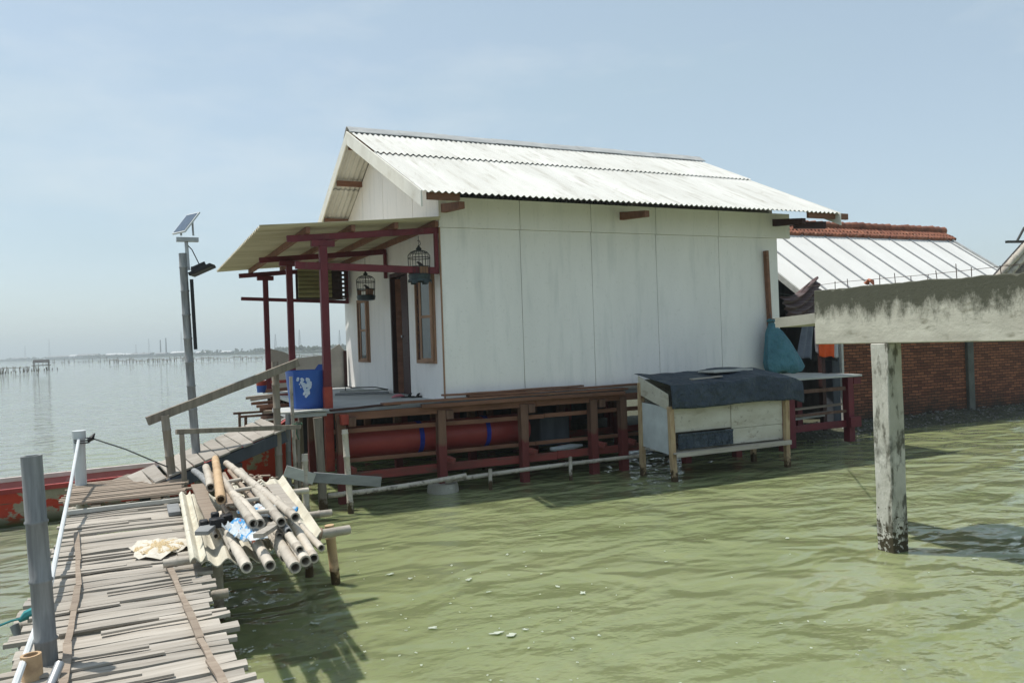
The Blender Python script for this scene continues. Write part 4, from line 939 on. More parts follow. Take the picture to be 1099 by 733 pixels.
# ---- net with dried crumbs
nb = thing('drying_net', atz(170, 590, PZ+.02), 'small pale net with yellow dried crumbs spread on the pier planks', 'net')
c0 = atz(171, 587, PZ+.03); m_ = MB(); vs = [c0+V((0, 0, .02))]; K = 28; fs = []
for ring in (1, 2):
    for i in range(K):
        t_ = 2*math.pi*i/K; r_ = (.12 if ring == 1 else .21)*(1+.14*math.sin(3*t_+1)+.08*math.sin(7*t_)); 
        vs.append(c0+V((r_*math.cos(t_)*1.05, r_*math.sin(t_)*1.55, (.025 if ring == 1 else .002)+.012*math.sin(9*t_))))
for i in range(K): fs.append((0, 1+i, 1+(i+1) % K)); fs.append((1+i, 1+K+i, 1+K+(i+1) % K, 1+(i+1) % K))
m_.add(vs, fs); m_.build('netting', 'net', nb)
m_ = MB()
for k in range(900):
    t_ = prn.uniform(0, 6.28); r_ = .17*math.sqrt(prn.random()); p_ = c0+V((r_*math.cos(t_)*1.05, r_*math.sin(t_)*1.35-.03, .026-.015*(r_/.16))); q = prn.uniform(.005, .011)
    m_.add([p_+V((-q, -q, 0)), p_+V((q, -q*.6, 0)), p_+V((q*.8, q, 0)), p_+V((-q, q, 0)), p_+V((prn.uniform(-q, q)*.5, 0, q*1.3))], [(0, 1, 4), (1, 2, 4), (2, 3, 4), (3, 0, 4)])
o_ = m_.build('crumbs', 'grain', nb, smooth=False); o_['kind'] = 'stuff'
single(MB().bamboo(atz(175, 605, PZ+.06), atz(210, 600, PZ+.06), .032, .03), 'bamboo_offcut', 'bamboo', 'short bamboo piece lying across the right pier edge beside the net', 'bamboo piece')
# grey blocks beside the net
k = atz(187, 548, PZ+.01); single(MB().box(k.x-.06, k.x+.05, k.y-.25, k.y+.22, k.z, k.z+.035), 'board', 'ply', 'small grey board lying on the pier above the net', 'board', bevel=.004)

# ================================================================ SCRAP PILE ON THE SIDE FRAME
frame = thing('bamboo_trestle', (-3.2, -3.6, 0), 'rough bamboo frame beside the pier carrying corrugated sheets and poles', 'frame')
f1a, f1b = (-3.9, -4.47, .58), atz(375, 568, .58)
MB().bamboo(f1a, f1b, .046, .04).build('crossbar', 'bamboo', frame)
MB().bamboo((-3.9, -3.45, .58), atz(356, 550, .58), .036, .034).build('crossbar', 'bamboo', frame)
MB().bamboo((-3.9, -2.3, .58), (-2.45, -2.1, .58), .036, .034).build('crossbar', 'bamboo', frame)
q = atz(365.5, 625, 0); 
MB().bamboo((q.x+.03, q.y, -.9), (q.x-.09, q.y-.02, .545), .040, .044, hollow=(False, False)).build('leg', 'bambooyel', frame)
for x_, y_ in ((-2.72, -3.45), (-2.6, -2.15), (-3.6, -4.3), (-3.6, -2.3)): MB().bamboo((x_, y_, -.9), (x_, y_, .545), .04, .04, hollow=(False, False)).build('leg', 'bamboo', frame)
m_ = MB(); q = V(f1b); q = V(f1a).lerp(V(f1b), .80)
m_.path([q+V((.048*math.sin(a_)*.3+.02*(a_/12), .05*math.cos(a_), .05*math.sin(a_))) for a_ in [i*.6 for i in range(24)]], .008, 5); m_.build('lashing', 'ropebrown', frame)
ZS = .655
def sheet(nl, nr, fl, z0, z1, lab, wl=.15):
    a = atz(*nl, z0); b = atz(*nr, z0); c_ = atz(*fl, z1); u_ = b-a; v_ = c_-a
    m_ = MB(); m_.corr(a, u_, v_, u_.length, v_.length, wl, .026, .010, 4, 8, .005)
    return single(m_, 'corrugated_sheet', 'sheet', lab, 'roofing sheet', 'corrugated sheets on the bamboo frame')
sheet((216, 605), (287, 599), (203, 532), .645, .655, 'wide old corrugated sheet lying lowest under the bamboo pile', .145)
sheet((204, 603), (221, 597), (192, 530), .70, .72, 'narrow three wave corrugated sheet at the pier side of the scrap pile', .14)
sheet((276, 590), (306, 583), (246, 520), .66, .68, 'corrugated sheet half hidden under the ladder', .145)
sheet((306, 582), (345, 573), (276, 516), .71, .73, 'cream corrugated sheet on the water side of the scrap pile', .145)
def pole(px0, py0, px1, py1, z0, z1, r_, mm, lab, r2=None, **kw):
    a = atz(px0, py0, z0); b = atz(px1, py1, z1)
    single(MB().bamboo(a, b, r_*.86, r2 or r_*.78, bend=kw.get('bend', .012)), 'bamboo_pole', mm, lab, 'bamboo pole', 'bamboo poles on the scrap pile')
pole(265, 609, 237, 552, .74, .79, .044, 'bamboo', 'whitish bamboo pole reaching lowest in front of the blue packet')
pole(290, 607, 262, 552, .74, .80, .044, 'bamboo', 'short thick bamboo pole with a plugged end right of the packet')
pole(317, 609, 281, 548, .76, .80, .045, 'bamboo', 'pale bamboo pole, left of the three ending together over the water')
pole(328, 602, 290, 540, .79, .83, .044, 'bamboo', 'blotched grey bamboo pole, middle of the three ending over the water')
pole(337, 599, 297, 535, .77, .81, .038, 'bamboo', 'slim bamboo pole, right of the three ending over the water')
pole(237, 536, 231, 492, .96, 1.02, .046, 'bambooyel', 'yellow bamboo pole with dark hollow end on top of the pile')
pole(226, 523, 221, 501, .93, .96, .046, 'bamboo', 'short pale hollow bamboo left of the yellow pole')
pole(224, 520, 208, 505, .88, .90, .038, 'bamboogrey', 'short grey bamboo lying across the pile top behind the hollow ends')
pole(317, 555, 243, 497, .93, 1.00, .042, 'bamboo', 'ladder-side bamboo pole running from the pile top to its open end')
pole(279, 562, 250, 530, .92, .95, .044, 'bamboo', 'hollow bamboo piece pointing at the water beside the ladder')
pole(232, 575, 214, 535, .70, .74, .026, 'bamboo', 'thin bamboo lying in a groove of the wide sheet')
pole(300, 575, 252, 512, .82, .86, .030, 'bamboo', 'thin bamboo under the ladder rungs')
pole(246, 552, 226, 508, .84, .90, .032, 'warm', 'brown bamboo between the black clamp and the yellow pole')
pole(305, 598, 270, 540, .75, .78, .036, 'bamboo', 'slender bamboo pole tucked left of the three ends over the water')
pole(345, 588, 305, 540, .76, .79, .030, 'bamboo', 'thin bamboo pole at the outer right edge of the scrap pile')
pole(250, 590, 224, 545, .71, .76, .034, 'bamboo', 'bamboo pole lying left of the whitish one on the wide sheet')
pole(310, 570, 262, 520, .87, .90, .028, 'bamboogrey', 'thin grey bamboo pole lying under the long ladder-side pole')
pole(276, 540, 246, 505, .90, .97, .024, 'warm', 'thin brown cane beside the upper end of the ladder')
pole(322, 590, 280, 530, .84, .86, .034, 'bamboo', 'bamboo pole lying on top of the three pole bundle')
# split halves / boards
single(MB().rough_beam(atz(251, 541, .92), atz(234, 508, .95), .13, .02, 4, .004), 'board', 'warm', 'rounded tan board tip beside the yellow bamboo', 'board', 'boards on the scrap pile')
single(MB().rough_beam(atz(228, 560, .83), atz(212, 520, .86), .11, .02, 4, .006), 'board', 'warm', 'wide brown split board on the left of the pile', 'board', 'boards on the scrap pile')
single(MB().rough_beam(atz(312, 546, .80), atz(292, 520, .82), .12, .02, 4, .006), 'board', 'grey', 'flat grey board on the cream sheet', 'board', 'boards on the scrap pile')
single(MB().rough_beam(atz(300, 560, .90), atz(277, 575, .90), .07, .03, 4, .004), 'board', 'grey', 'short grey stick lying crosswise over the blue packet', 'board', 'boards on the scrap pile')
# ladder
lad = thing('bamboo_ladder', atz(290, 540, .9), 'short bamboo ladder lying over the middle of the scrap pile', 'ladder')
A0, A1 = atz(302, 560, .93), atz(258, 505, .96); B0_, B1_ = atz(272, 562, .93), atz(236, 510, .96)
for A, B in ((A0, A1), (B0_, B1_)): MB().bamboo(A, B, .035, .032).build('rail', 'bamboo', lad)
for q in (.15, .36, .57, .78): MB().bamboo(A0.lerp(A1, q)+V((.02, 0, .01)), B0_.lerp(B1_, q)+V((-.02, 0, .01)), .018).build('rung', 'bamboo', lad)
# packets
def packet(pc, z, w_, l_, ang, lab, g):
    c_ = atz(*pc, z); vs = []; fs = []; n = 10; rn = random.Random(int(pc[0]))
    for s_ in (0, 1):
        for j in range(n+1):
            for i in range(n+1):
                u_, v_ = i/n-.5, j/n-.5; b_ = (1-(2*u_)**4)*(1-(2*v_)**4)
                h = b_*.03+rn.uniform(-.022, .022)+.02*math.sin(i*1.3+j*.8)
                x_ = (u_*math.cos(ang)-v_*l_/w_*math.sin(ang))*w_; y_ = (u_*math.sin(ang)+v_*l_/w_*math.cos(ang))*w_
                vs.append(c_+V((x_, y_, h if s_ == 0 else -.004)))
    o = (n+1)**2
    for j in range(n):
        for i in range(n): a = j*(n+1)+i; fs.append((a, a+1, a+n+2, a+n+1)); fs.append((o+a, o+a+n+1, o+a+n+2, o+a+1))
    for i in range(n):
        fs += [(i, o+i, o+i+1, i+1), (n*(n+1)+i, n*(n+1)+i+1, o+n*(n+1)+i+1, o+n*(n+1)+i), (i*(n+1), (i+1)*(n+1), o+(i+1)*(n+1), o+i*(n+1)), (i*(n+1)+n, o+i*(n+1)+n, o+(i+1)*(n+1)+n, (i+1)*(n+1)+n)]
    m_ = MB(); m_.add(vs, fs); single(m_, 'plastic_packet', 'packet', lab, 'packet', g)
packet((262, 570), .84, .17, .62, R(8), 'large blue and white plastic packet hanging down the middle of the pile', 'plastic packets on the pile')
packet((287, 549), .89, .24, .42, R(35), 'smaller blue and white plastic packet between the ladder rungs', 'plastic packets on the pile')
# black block with bolts, grey rag
kb = atz(232, 560, .84)
m_ = MB(); m_.box(kb.x-.05, kb.x+.06, kb.y-.05, kb.y+.05, kb.z-.04, kb.z+.03); m_.box(kb.x-.12, kb.x-.055, kb.y-.01, kb.y+.08, kb.z-.04, kb.z+.02); m_.box(kb.x+.04, kb.x+.13, kb.y+.06, kb.y+.15, kb.z-.03, kb.z+.03)
m_.box(kb.x-.03, kb.x+.03, kb.y+.055, kb.y+.12, kb.z-.02, kb.z+.06)
single(m_, 'iron_clamp', 'black', 'black iron clamp block lying on the left half of the pile', 'clamp', bevel=.008)
single(MB().rough_beam(atz(216, 572, .80), atz(226, 563, .82), .11, .03, 2, .003), 'brick_piece', 'ply', 'small grey slab beside the black clamp', 'slab')
# rubble of chips under the ladder
m_ = MB()
for k in range(70):
    p_ = atz(prn.uniform(252, 290), prn.uniform(510, 552), .82); a_ = prn.uniform(0, 3.14); l_ = prn.uniform(.03, .11); m_.beam(p_, p_+V((l_*math.cos(a_), l_*math.sin(a_), prn.uniform(-.01, .02))), prn.uniform(.015, .04), .012)
single(m_, 'wood_chips', 'warm', 'loose brown chips and splinters under the ladder', 'chips', kind='stuff')

# ================================================================ FISH BOX
fb = thing('fish_box', (4.1, -1.1, .4), 'white painted plank box on legs over the water with a slatted base', 'box')
X0, X1, Y0, Y1 = 3.02, 5.25, -1.43, -.74
for x_, y_, dx in ((X0-.02, Y0-.03, .06), (X1+.02, Y0-.03, -.0), (X0-.02, Y1+.03, .0), (X1, Y1+.03, 0)):
    m_ = MB(); m_.rough_beam((x_+dx, y_, -.8), (x_, y_, 1.12 if y_ < -1 else 1.45), .085, .075, 5, .006, up=(0, 1, 0)); m_.build('leg', 'legpaint', fb, bevel=.006)
m_ = MB(); m_.box(X0+.03, X0+1.15, Y0, Y0+.02, .72, 1.10); m_.box(X0+1.17, X1-.03, Y0, Y0+.02, .70, 1.10); m_.box(X0+1.05, X1-.03, Y0+.004, Y0+.024, .455, .695); m_.box(X0+1.14, X0+1.18, Y0-.018, Y0-.002, .70, 1.12); m_.build('front_panel', 'whitewood', fb, bevel=.003)
m_ = MB(); m_.prism([(X0-.028, Y1+.06, .46), (X0-.028, Y0+.04, .40), (X0-.028, Y0+.04, 1.10), (X0-.028, Y1+.06, 1.15)], (.02, 0, 0)); m_.build('side_panel', 'whitepanel', fb, bevel=.003)
m_ = MB(); m_.prism([(X0-.045, Y1+.06, 1.27), (X0-.045, Y0-.02, 1.06), (X0-.045, Y0-.02, 1.30), (X0-.045, Y1+.06, 1.56)], (.016, 0, 0)); m_.build('side_board', 'whitewood', fb, bevel=.003)
m_ = MB(); m_.box(X0+.04, X1-.04, Y1, Y1+.02, .44, 1.5); m_.box(X1-.02, X1, Y0+.04, Y1, .44, 1.3); m_.build('back_panel', 'whitewood', fb)
m_ = MB()
for k in range(6): y_ = Y0-.06+k*.135; m_.rough_beam((X0-.02, y_, .425), (X1+.04, y_, .415), .10, .022, 5, .004)
m_.rough_beam((X0, Y0-.12, .40), (X1+.02, Y0-.12, .405), .02, .07, 6, .005); m_.build('base_slats', 'grey', fb)
m_ = MB(); m_.box(X0+.09, X0+1.13, Y0-.058, Y0-.042, .47, .70)
for k in range(8): m_.box(X0+.10+k*.135, X0+.10+k*.135+.012, Y0-.066, Y0-.058, .48, .69)
m_.box(X0+.09, X0+1.13, Y0-.07, Y0-.058, .67, .70); m_.build('dark_panel', 'tarp', fb, bevel=.003)
# tarp cloth over it
vs = []; fs = []; nx, ny = 60, 26; trn = random.Random(5)
def tarp_pt(i, j):
    x_ = X0-.05+(X1-X0+.38)*i/nx; q = j/ny
    wob = .006*math.sin(i*.5)+trn.uniform(-.006, .006)
    if q < .62:
        yy = Y1+.14+(Y0-.10-Y1-.14)*(q/.62); zz = 1.575-.14*(q/.62)**1.4
        zz += .010*math.sin(x_*5+q*4)+.007*math.sin(x_*13-q*9)+.012*abs(math.sin(x_*2.3+q*2))-.006
        if x_ > X0+1.2: zz += .05*math.exp(-((x_-X1+.55)/.35)**2)
    else:
        k = (q-.62)/.38; yy = Y0-.10-.02*math.sin(k*1.6)-.014*abs(math.sin(x_*5.))*k-.006*math.sin(x_*17+k*3); zz = 1.42-.335*k + (.012*math.sin(x_*3.1) if k > .9 else 0)
        if x_ > X0+1.2: zz += .05*math.exp(-((x_-X1+.55)/.35)**2)*(1-k)
    if i > nx-5: zz -= (i-nx+5)*.012; 
    return (x_, yy, zz+wob*.4)
for j in range(ny+1):
    for i in range(nx+1): vs.append(tarp_pt(i, j))
for j in range(ny):
    for i in range(nx): a = j*(nx+1)+i; fs.append((a, a+nx+1, a+nx+2, a+1))
m_ = MB(); m_.add(vs, fs); tp = single(m_, 'tarpaulin', 'tarp', 'dark navy tarpaulin draped over the white box', 'tarpaulin')
sm = tp.modifiers.new('solid', 'SOLIDIFY'); sm.thickness = .008
# end flap right
single(MB().rough_beam((4.05, -1.02, 1.575), (4.95, -.92, 1.58), .34, .03, 3, .003), 'board', 'plypale', 'pale wooden board lying on the navy tarpaulin', 'board', 'boards on the tarpaulin', bevel=.003)
single(MB().rough_beam((3.55, -1.28, 1.49), (4.15, -1.25, 1.51), .09, .018, 3, .003), 'board', 'grey', 'small grey slat lying on the front of the tarpaulin', 'board', 'boards on the tarpaulin')
# brown post and teal sack
single(MB().rough_beam((6.33, -.07, 1.25), (6.28, -.07, 3.66), .06, .085, 5, .003, up=(0, 1, 0)), 'wooden_post', 'brown', 'slim brown timber upright standing against the right end of the white wall', 'post', bevel=.003)
sk = thing('teal_sack', (6.36, -.3, 1.42), 'bulging teal sack hanging from the brown upright on the white wall', 'sack')
m_ = MB(); P_ = []; R_ = []
for q, x_, r_ in ((0, 6.17, .05), (.04, 6.165, .10), (.08, 6.17, .06), (.14, 6.19, .10), (.28, 6.24, .20), (.45, 6.31, .29), (.62, 6.36, .37), (.78, 6.40, .43), (.90, 6.43, .45), (.97, 6.44, .42), (1, 6.44, .34)):
    P_.append(V((x_, -.26, 2.42-.98*q))); R_.append(r_)
vs = []; fs = []; n = 30
for k, (p_, r_) in enumerate(zip(P_, R_)):
    for i in range(n):
        t_ = 2*math.pi*i/n; rr_ = r_*(1+.05*math.sin(5*t_+k*.4)+.03*math.sin(9*t_+1)) if k < 9 else r_
        vs.append(p_+V((rr_*math.cos(t_), rr_*math.sin(t_)*.45-.0, .025*math.sin(4*t_+k) if k > 3 else 0)))
    if k:
        o = (k-1)*n
        for i in range(n): fs.append((o+i, o+n+i, o+n+(i+1) % n, o+(i+1) % n))
fs.append(tuple(range(n))); fs.append(tuple(reversed(range((len(P_)-1)*n, len(P_)*n)))); m_.add(vs, fs); m_.build('body', 'sack', sk)
m_ = MB(); m_.path([V((6.17+.068*math.cos(t_), -.26+.035*math.sin(t_), 2.342+.003*t_)) for t_ in [i*.5 for i in range(26)]], .008, 5); m_.path([(6.17, -.26, 2.42), (6.2, -.2, 2.5), (6.29, -.12, 2.52)], .008, 5); m_.build('tie', 'wire', sk)

# ================================================================ NEIGHBOUR
nbh = thing('brick_building', (13, 4, .2), 'brick building with white sheet roof and terracotta ridge right of the white house', 'building')
NT, NZ, PIT = 4.0, 4.80, .70; NS0, NS1 = 8.62, 16.6
def zn(t): return NZ-PIT*abs(t-NT)
m_ = MB(); m_.box(9.72, NS1-.3, 1.5, 1.65, -.3, 2.95); m_.box(NS1-.45, NS1-.3, 1.652, 6.5, -.3, 3.0); m_.box(9.72, NS1-.3, 6.352, 6.5, -.3, 2.95); m_.build('wall', 'brick', nbh)
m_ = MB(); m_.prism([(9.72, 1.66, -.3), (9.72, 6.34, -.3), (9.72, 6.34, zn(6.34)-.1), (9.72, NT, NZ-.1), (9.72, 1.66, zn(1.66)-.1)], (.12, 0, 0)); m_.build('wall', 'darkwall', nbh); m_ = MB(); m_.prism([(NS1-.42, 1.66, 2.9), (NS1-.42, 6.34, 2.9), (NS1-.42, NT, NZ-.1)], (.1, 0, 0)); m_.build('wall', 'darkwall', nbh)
for x_, w_ in ((9.60, .30), (14.05, .22)):
    MB().box(x_-w_/2, x_+w_/2, 1.42, 1.66, -.3, 2.95).build('pillar', 'pillar' if x_ > 10 else 'bluegrey', nbh, bevel=.01)
m_ = MB(); s = NS0
while s < NS1-.01:      # standing seam sheets
    e = min(s+.78, NS1)
    for ya, yb in ((.85, NT), (NT, 7.15)):
        vs = [(s+.005, ya, zn(ya)), (e-.005, ya, zn(ya)), (e-.005, yb, zn(yb)), (s+.005, yb, zn(yb))]; m_.prism(vs, (0, 0, .02))
    s = e
rf = m_.build('roof', 'whitemetal', nbh)
m_ = MB(); s = NS0+.78
while s < NS1-.1:
    m_.beam((s, .85, zn(.85)+.03), (s, NT, NZ+.03), .045, .035); s += .78
m_.build('seam', 'seam', rf)
# verge
m_ = MB(); m_.beam((NS0, .80, zn(.8)-.03), (NS0, NT, NZ-.03), .05, .12); m_.build('verge_board', 'plypale', rf); m_ = MB(); m_.beam((NS1+.02, .80, zn(.8)+.02), (NS1+.02, NT, NZ+.02), .06, .10); m_.build('verge_board', 'ridge', rf)
m_ = MB(); s = NS0-.1; trn = random.Random(8); k = 0     # terracotta ridge: two courses of small tiles plus half-round caps
while s < NS1-.0:
    x_ = s; zt = NZ+.10+trn.uniform(-.015, .015)
    m_.rings([(x_, NT, zt), (x_+.27, NT+trn.uniform(-.01, .01), zt+.015)], [.105, .12], 10)
    for row, (dy, dz) in enumerate(((-.16, -.05), (-.30, -.135))):
        for h in (0, .13):
            yy = NT+dy; m_.rings([(x_+h+row*.06, yy+.10, zn(yy+.10)+.055), (x_+h+row*.06+.0, yy-.08, zn(yy-.08)+.05+trn.uniform(0, .015))], [.062, .07], 8)
    s += .25; k += 1
m_.build('ridge_tiles', 'terracotta', rf)
m_ = MB(); m_.beam((NS1-.1, NT, NZ-.05), (NS1+.55, NT, NZ-.07), .07, .08); m_.build('purlin', 'darkbrown', rf)
m_ = MB(); m_.box(8.66, 9.70, 3.0, 3.05, .2, 3.5); m_.build('wall', 'darkwall', nbh); m_ = MB(); m_.box(7.4, 8.66, 4.0, 4.05, .2, 3.2); m_.build('wall', 'darkwall', nbh)  # planes coloured dark to stand for the shaded interior behind the laundry
for x_ in (8.75,): MB().box(x_-.05, x_+.05, 1.0, 1.1, .1, zn(1.05)-.05).build('post', 'darkbrown', nbh)
MB().box(9.22, 9.28, .95, 1.01, .1, 2.8).build('post', 'plypale', nbh)
# bank of shells
m_ = MB(); vs = []; fs = []; nx, ny = 90, 10; brn = random.Random(4)
for j in range(ny+1):
    for i in range(nx+1):
        x_ = 5.3+(24-5.3)*i/nx; q = j/ny; y_ = .12+q*1.6+.08*math.sin(x_*1.3)+(.25 if x_ < 7.6 else 0)
        vs.append((x_, y_, -.18+.38*q**.7+brn.uniform(-.03, .03)))
for j in range(ny):
    for i in range(nx): a = j*(nx+1)+i; fs.append((a, a+1, a+nx+2, a+nx+1))
o = len(vs); m_.add(vs, fs); single(m_, 'bank', 'bank', None, None, kind='structure')
m_ = MB(); m_.box(5.3, 24, 1.70, 30, -.3, .19); single(m_, 'ground', 'bank', None, None, kind='structure')
m_ = MB()
for k in range(2600):
    x_ = brn.uniform(5.6, 20); q = brn.random()**1.0; y_ = .14+q*1.5+.08*math.sin(x_*1.3)+(.25 if x_ < 7.6 else 0); z = -.18+.38*q**.7+.005
    if z < -.03: continue
    r_ = brn.uniform(.014, .04); a_ = brn.uniform(0, 6.28)
    pts = [V((x_+r_*math.cos(a_+j*1.257)*brn.uniform(.6, 1.2), y_+r_*math.sin(a_+j*1.257), z+brn.uniform(-.3, .5)*r_)) for j in range(5)]; tp_ = V((x_, y_, z+r_*.9))
    m_.add(pts+[tp_], [(j, (j+1) % 5, 5) for j in range(5)])
single(m_, 'shells', 'shell', 'pale shells and rubble scattered on the dark bank at the foot of the brick wall', 'shells', kind='stuff', smooth=False)

# laundry
def cloth(name, mm, lab, quads, y0, folds=6, amp=.03, cat='laundry', solid=True):
    # quads: four corners TL TR BR BL as photo points on plane y0
    P_ = [aty(px, py, y0) for px, py in quads]; nx, ny = 24, 14; vs = []; fs = []
    for j in range(ny+1):
        for i in range(nx+1):
            u_, v_ = i/nx, j/ny; p_ = P_[0].lerp(P_[1], u_).lerp(P_[3].lerp(P_[2], u_), v_); p_ = p_+V((0, amp*math.sin(u_*folds*6.28+v_*2), -.02*math.sin(u_*3.14*2)*v_)); vs.append(p_)
    for j in range(ny):
        for i in range(nx): a = j*(nx+1)+i; fs.append((a, a+1, a+nx+2, a+nx+1))
    m_ = MB(); m_.add(vs, fs); o = single(m_, name, mm, lab, cat, 'laundry hanging between the buildings'); o.modifiers.new('s', 'SOLIDIFY').thickness = .006; return o
# blanket sagging between line and post
vs = []; fs = []; nx, ny = 30, 16; A = [(838, 318), (856, 322), (864, 306), (876, 297)]; Bt = [(846, 340), (860, 350), (874, 340), (884, 322)]
def bez(pp, u_):
    q = [V((x, y)) for x, y in pp]
    while len(q) > 1: q = [q[i].lerp(q[i+1], u_) for i in range(len(q)-1)]
    return q[0]
for j in range(ny+1):
    for i in range(nx+1):
        a = bez(A, i/nx); b = bez(Bt, i/nx); c_ = a.lerp(b, j/ny); vs.append(aty(c_.x, c_.y, .95)+V((0, .05*math.sin(j*1.4+i*.12), 0)))
for j in range(ny):
    for i in range(nx): a = j*(nx+1)+i; fs.append((a, a+1, a+nx+2, a+nx+1))
m_ = MB(); m_.add(vs, fs); o_ = single(m_, 'blanket', 'cloth_stripe', 'brown striped blanket sagging in folds beside the neighbouring roof', 'blanket'); o_.modifiers.new('s', 'SOLIDIFY').thickness = .01
cloth('trousers', 'cloth_grey', 'pale grey trousers hanging left of the orange shirt', [(862, 345), (873, 345), (872, 386), (856, 383)], 1.0, 2, .03)
cloth('trousers', 'cloth_dark', 'charcoal trousers hanging behind the orange shirt', [(870, 345), (902, 348), (900, 388), (866, 386)], 1.25, 3, .03)
cloth('shirt', 'orange', 'bright orange shirt hanging under the concrete walkway edge', [(879, 352), (896, 352), (896, 384), (880, 382)], .95, 2, .02)
cloth('shirt', 'cloth_white', 'white shirt edge hanging right of the orange shirt', [(893, 352), (900, 352), (901, 384), (896, 383)], 1.02, 1, .02)
cloth('shirt', 'cloth_white', 'white shirt edge hanging left of the orange shirt', [(874, 352), (880, 352), (879, 380), (876, 377)], 1.05, 1, .02)
m_ = MB(); m_.path([aty(834, 340, 1.), aty(870, 344, 1.), aty(905, 345, 1.)], .008, 5); m_.path([aty(836, 315, .95), aty(856, 318, .95), aty(868, 304, .95), aty(878, 297, .95)], .008, 5); single(m_, 'clothes_line', 'wire', 'thin clothes line strung between house and brick building', 'line')

# ================================================================ CONCRETE WALKWAY
wk = thing('concrete_walkway', (2.9, -8, 0), 'raised stained concrete walkway on a square post at the right edge', 'walkway')
m_ = MB(); n = 260; vs = []; fs = []; krn = random.Random(2); w1 = w2 = 0
for i in range(n+1):
    y_ = -4.88-i*.043; w1 = w1*.8+krn.uniform(-.004, .004); w2 = w2*.7+krn.uniform(-.005, .005); a_ = w1; b_ = w2-(.018 if krn.random() < .04 else 0)
    vs += [(2.37+a_, y_, 2.02), (2.375+a_, y_, 2.585+b_), (3.55, y_, 2.60+b_), (3.55, y_, 2.02)]
    if i:
        o = (i-1)*4
        for e in range(4): fs.append((o+e, o+(e+1) % 4, o+4+(e+1) % 4, o+4+e))
fs.append((3, 2, 1, 0)); o = n*4; fs.append((o, o+1, o+2, o+3)); fs = [tuple(reversed(f)) for f in fs]
m_.add(vs, fs); m_.build('slab', 'slab', wk, bevel=.008)
MB().rough_beam((2.68, -4.25, 2.27), (2.68, -4.875, 2.30), .5, .11, 3, .006).build('ledge', 'concrete', wk)
for t in (-5.68, -9.3, -12.6):
    m_ = MB(); m_.rough_beam((2.47, t, -1.2), (2.47, t, 2.018), .20, .19, 9, .003, up=(0, 1, 0)); m_.build('post', 'cpost', wk, bevel=.008)
for px in (896, 910, 944, 961, 978, 995, 1006, 1027, 1043, 1075):
    b_ = atx(px, 300, 2.43); h_ = rnd.uniform(.05, .10) if px != 1027 else .12
    m_ = MB(); m_.tube((2.43, b_.y, 2.56), (2.43+rnd.uniform(-.01, .01), b_.y+rnd.uniform(-.01, .01), 2.59+h_), .004, n=6); m_.build('rebar', 'rebar', wk)
m_ = MB(); m_.path([(2.43, -4.7, 2.64), (2.43, -5.2, 2.655), (2.43, -6.2, 2.64), (2.43, -7.4, 2.65)], .0025, 5); m_.build('tie_wire', 'rebar', wk)
m_ = MB(); m_.path([(2.68, -4.27, 2.34), (4.5, -2.2, 2.35), (6.28, -.13, 2.42)], .010, 5); single(m_, 'cable', 'greyv', 'pale cable strung from the walkway to the brown upright', 'cable')
q = atx(933, 304, 2.45); m_ = MB(); m_.rings([q+V((0, -.05, -.02)), q+V((0, -.03, .02)), q+V((0, .0, .035)), q+V((0, .03, .0)), q+V((0, .06, .01))], [.01, .03, .022, .03, .01], 8, sq=.6)
MT['rag'] = mat('faded_orange_cloth', (.55, .20, .12), None, 6); single(m_, 'rag', 'rag', 'faded orange rag caught on the walkway rebar', 'rag')

# ================================================================ HUT CORNER FAR RIGHT
hut = thing('bamboo_hut', (19, -1, .0), 'corner of a rough bamboo roofed hut at the right edge', 'hut')
p0 = aty(1068, 294, -2.6); p1 = aty(1102, 256, -2.6)
dd = (p1-p0).normalized()
for off, mm in ((0, 'bamboo'), (.28, 'bamboo'), (.6, 'greyv')):
    MB().bamboo(p0+V((off*.8, -.05, -.05))-dd*.4, p1+dd*2.2+V((off*.8, -.05, -.05)), .055, .05).build('rafter', mm, hut)
rp0 = p0+V((.2, 0, .02)); 
m_ = MB(); sl = V((dd.x, 0, dd.z)); m_.prism([p0+V((.9, .0, -.06)), p1+dd*2.3+V((.9, .0, -.06)), p1+dd*2.3+V((.9, .7, -.06)), p0+V((.9, .7, -.06))], (0, 0, .04)); m_.build('roof', 'darkwall', hut)
q = aty(1089, 260, -2.5); m_ = MB(); m_.beam(q+V((-.22, 0, -.0)), q+V((.5, 0, .02)), .05, .04); m_.tube(q+V((.05, 0, 0)), q+V((.28, 0, .26)), .02); m_.build('crossbar', 'wire', hut)
e_ = p1+dd*2.2
for xx, yy in ((-.1, -2.5), (1.9, -2.3)): MB().rough_beam((e_.x+xx, yy, -.5), (e_.x+xx, yy, e_.z-.05), .12, .12, 4, .01, up=(0, 1, 0)).build('post', 'greyv', hut)

# ================================================================ WATER SURFACE DETAILS
frn = random.Random(12)
m_ = MB()
for k in range(170):
    px = frn.uniform(235, 1095); py = frn.uniform(560, 745)
    if frn.random() < .5: px = frn.uniform(240, 640); py = frn.uniform(600, 740)
    p_ = atz(px, py, .012); big = frn.random() < .15; r_ = frn.uniform(.014, .034) if big else frn.uniform(.004, .011); a_ = frn.uniform(0, 3.14)
    if px > 925 and px < 985 and py < 620: continue
    n = 13; st = frn.uniform(1, 2.4) if big else 1.3; pl = []
    for j in range(n):
        t_ = 6.283*j/n; q = r_*frn.uniform(.25, 1.25); x_ = q*math.cos(t_)*st; y_ = q*math.sin(t_); pl.append(p_+V((x_*math.cos(a_)-y_*math.sin(a_), x_*math.sin(a_)+y_*math.cos(a_), 0)))
    m_.prism(pl, (0, 0, .003))
single(m_, 'foam', 'foam', 'small white foam flecks drifting on the green water', 'foam', kind='stuff', smooth=False)

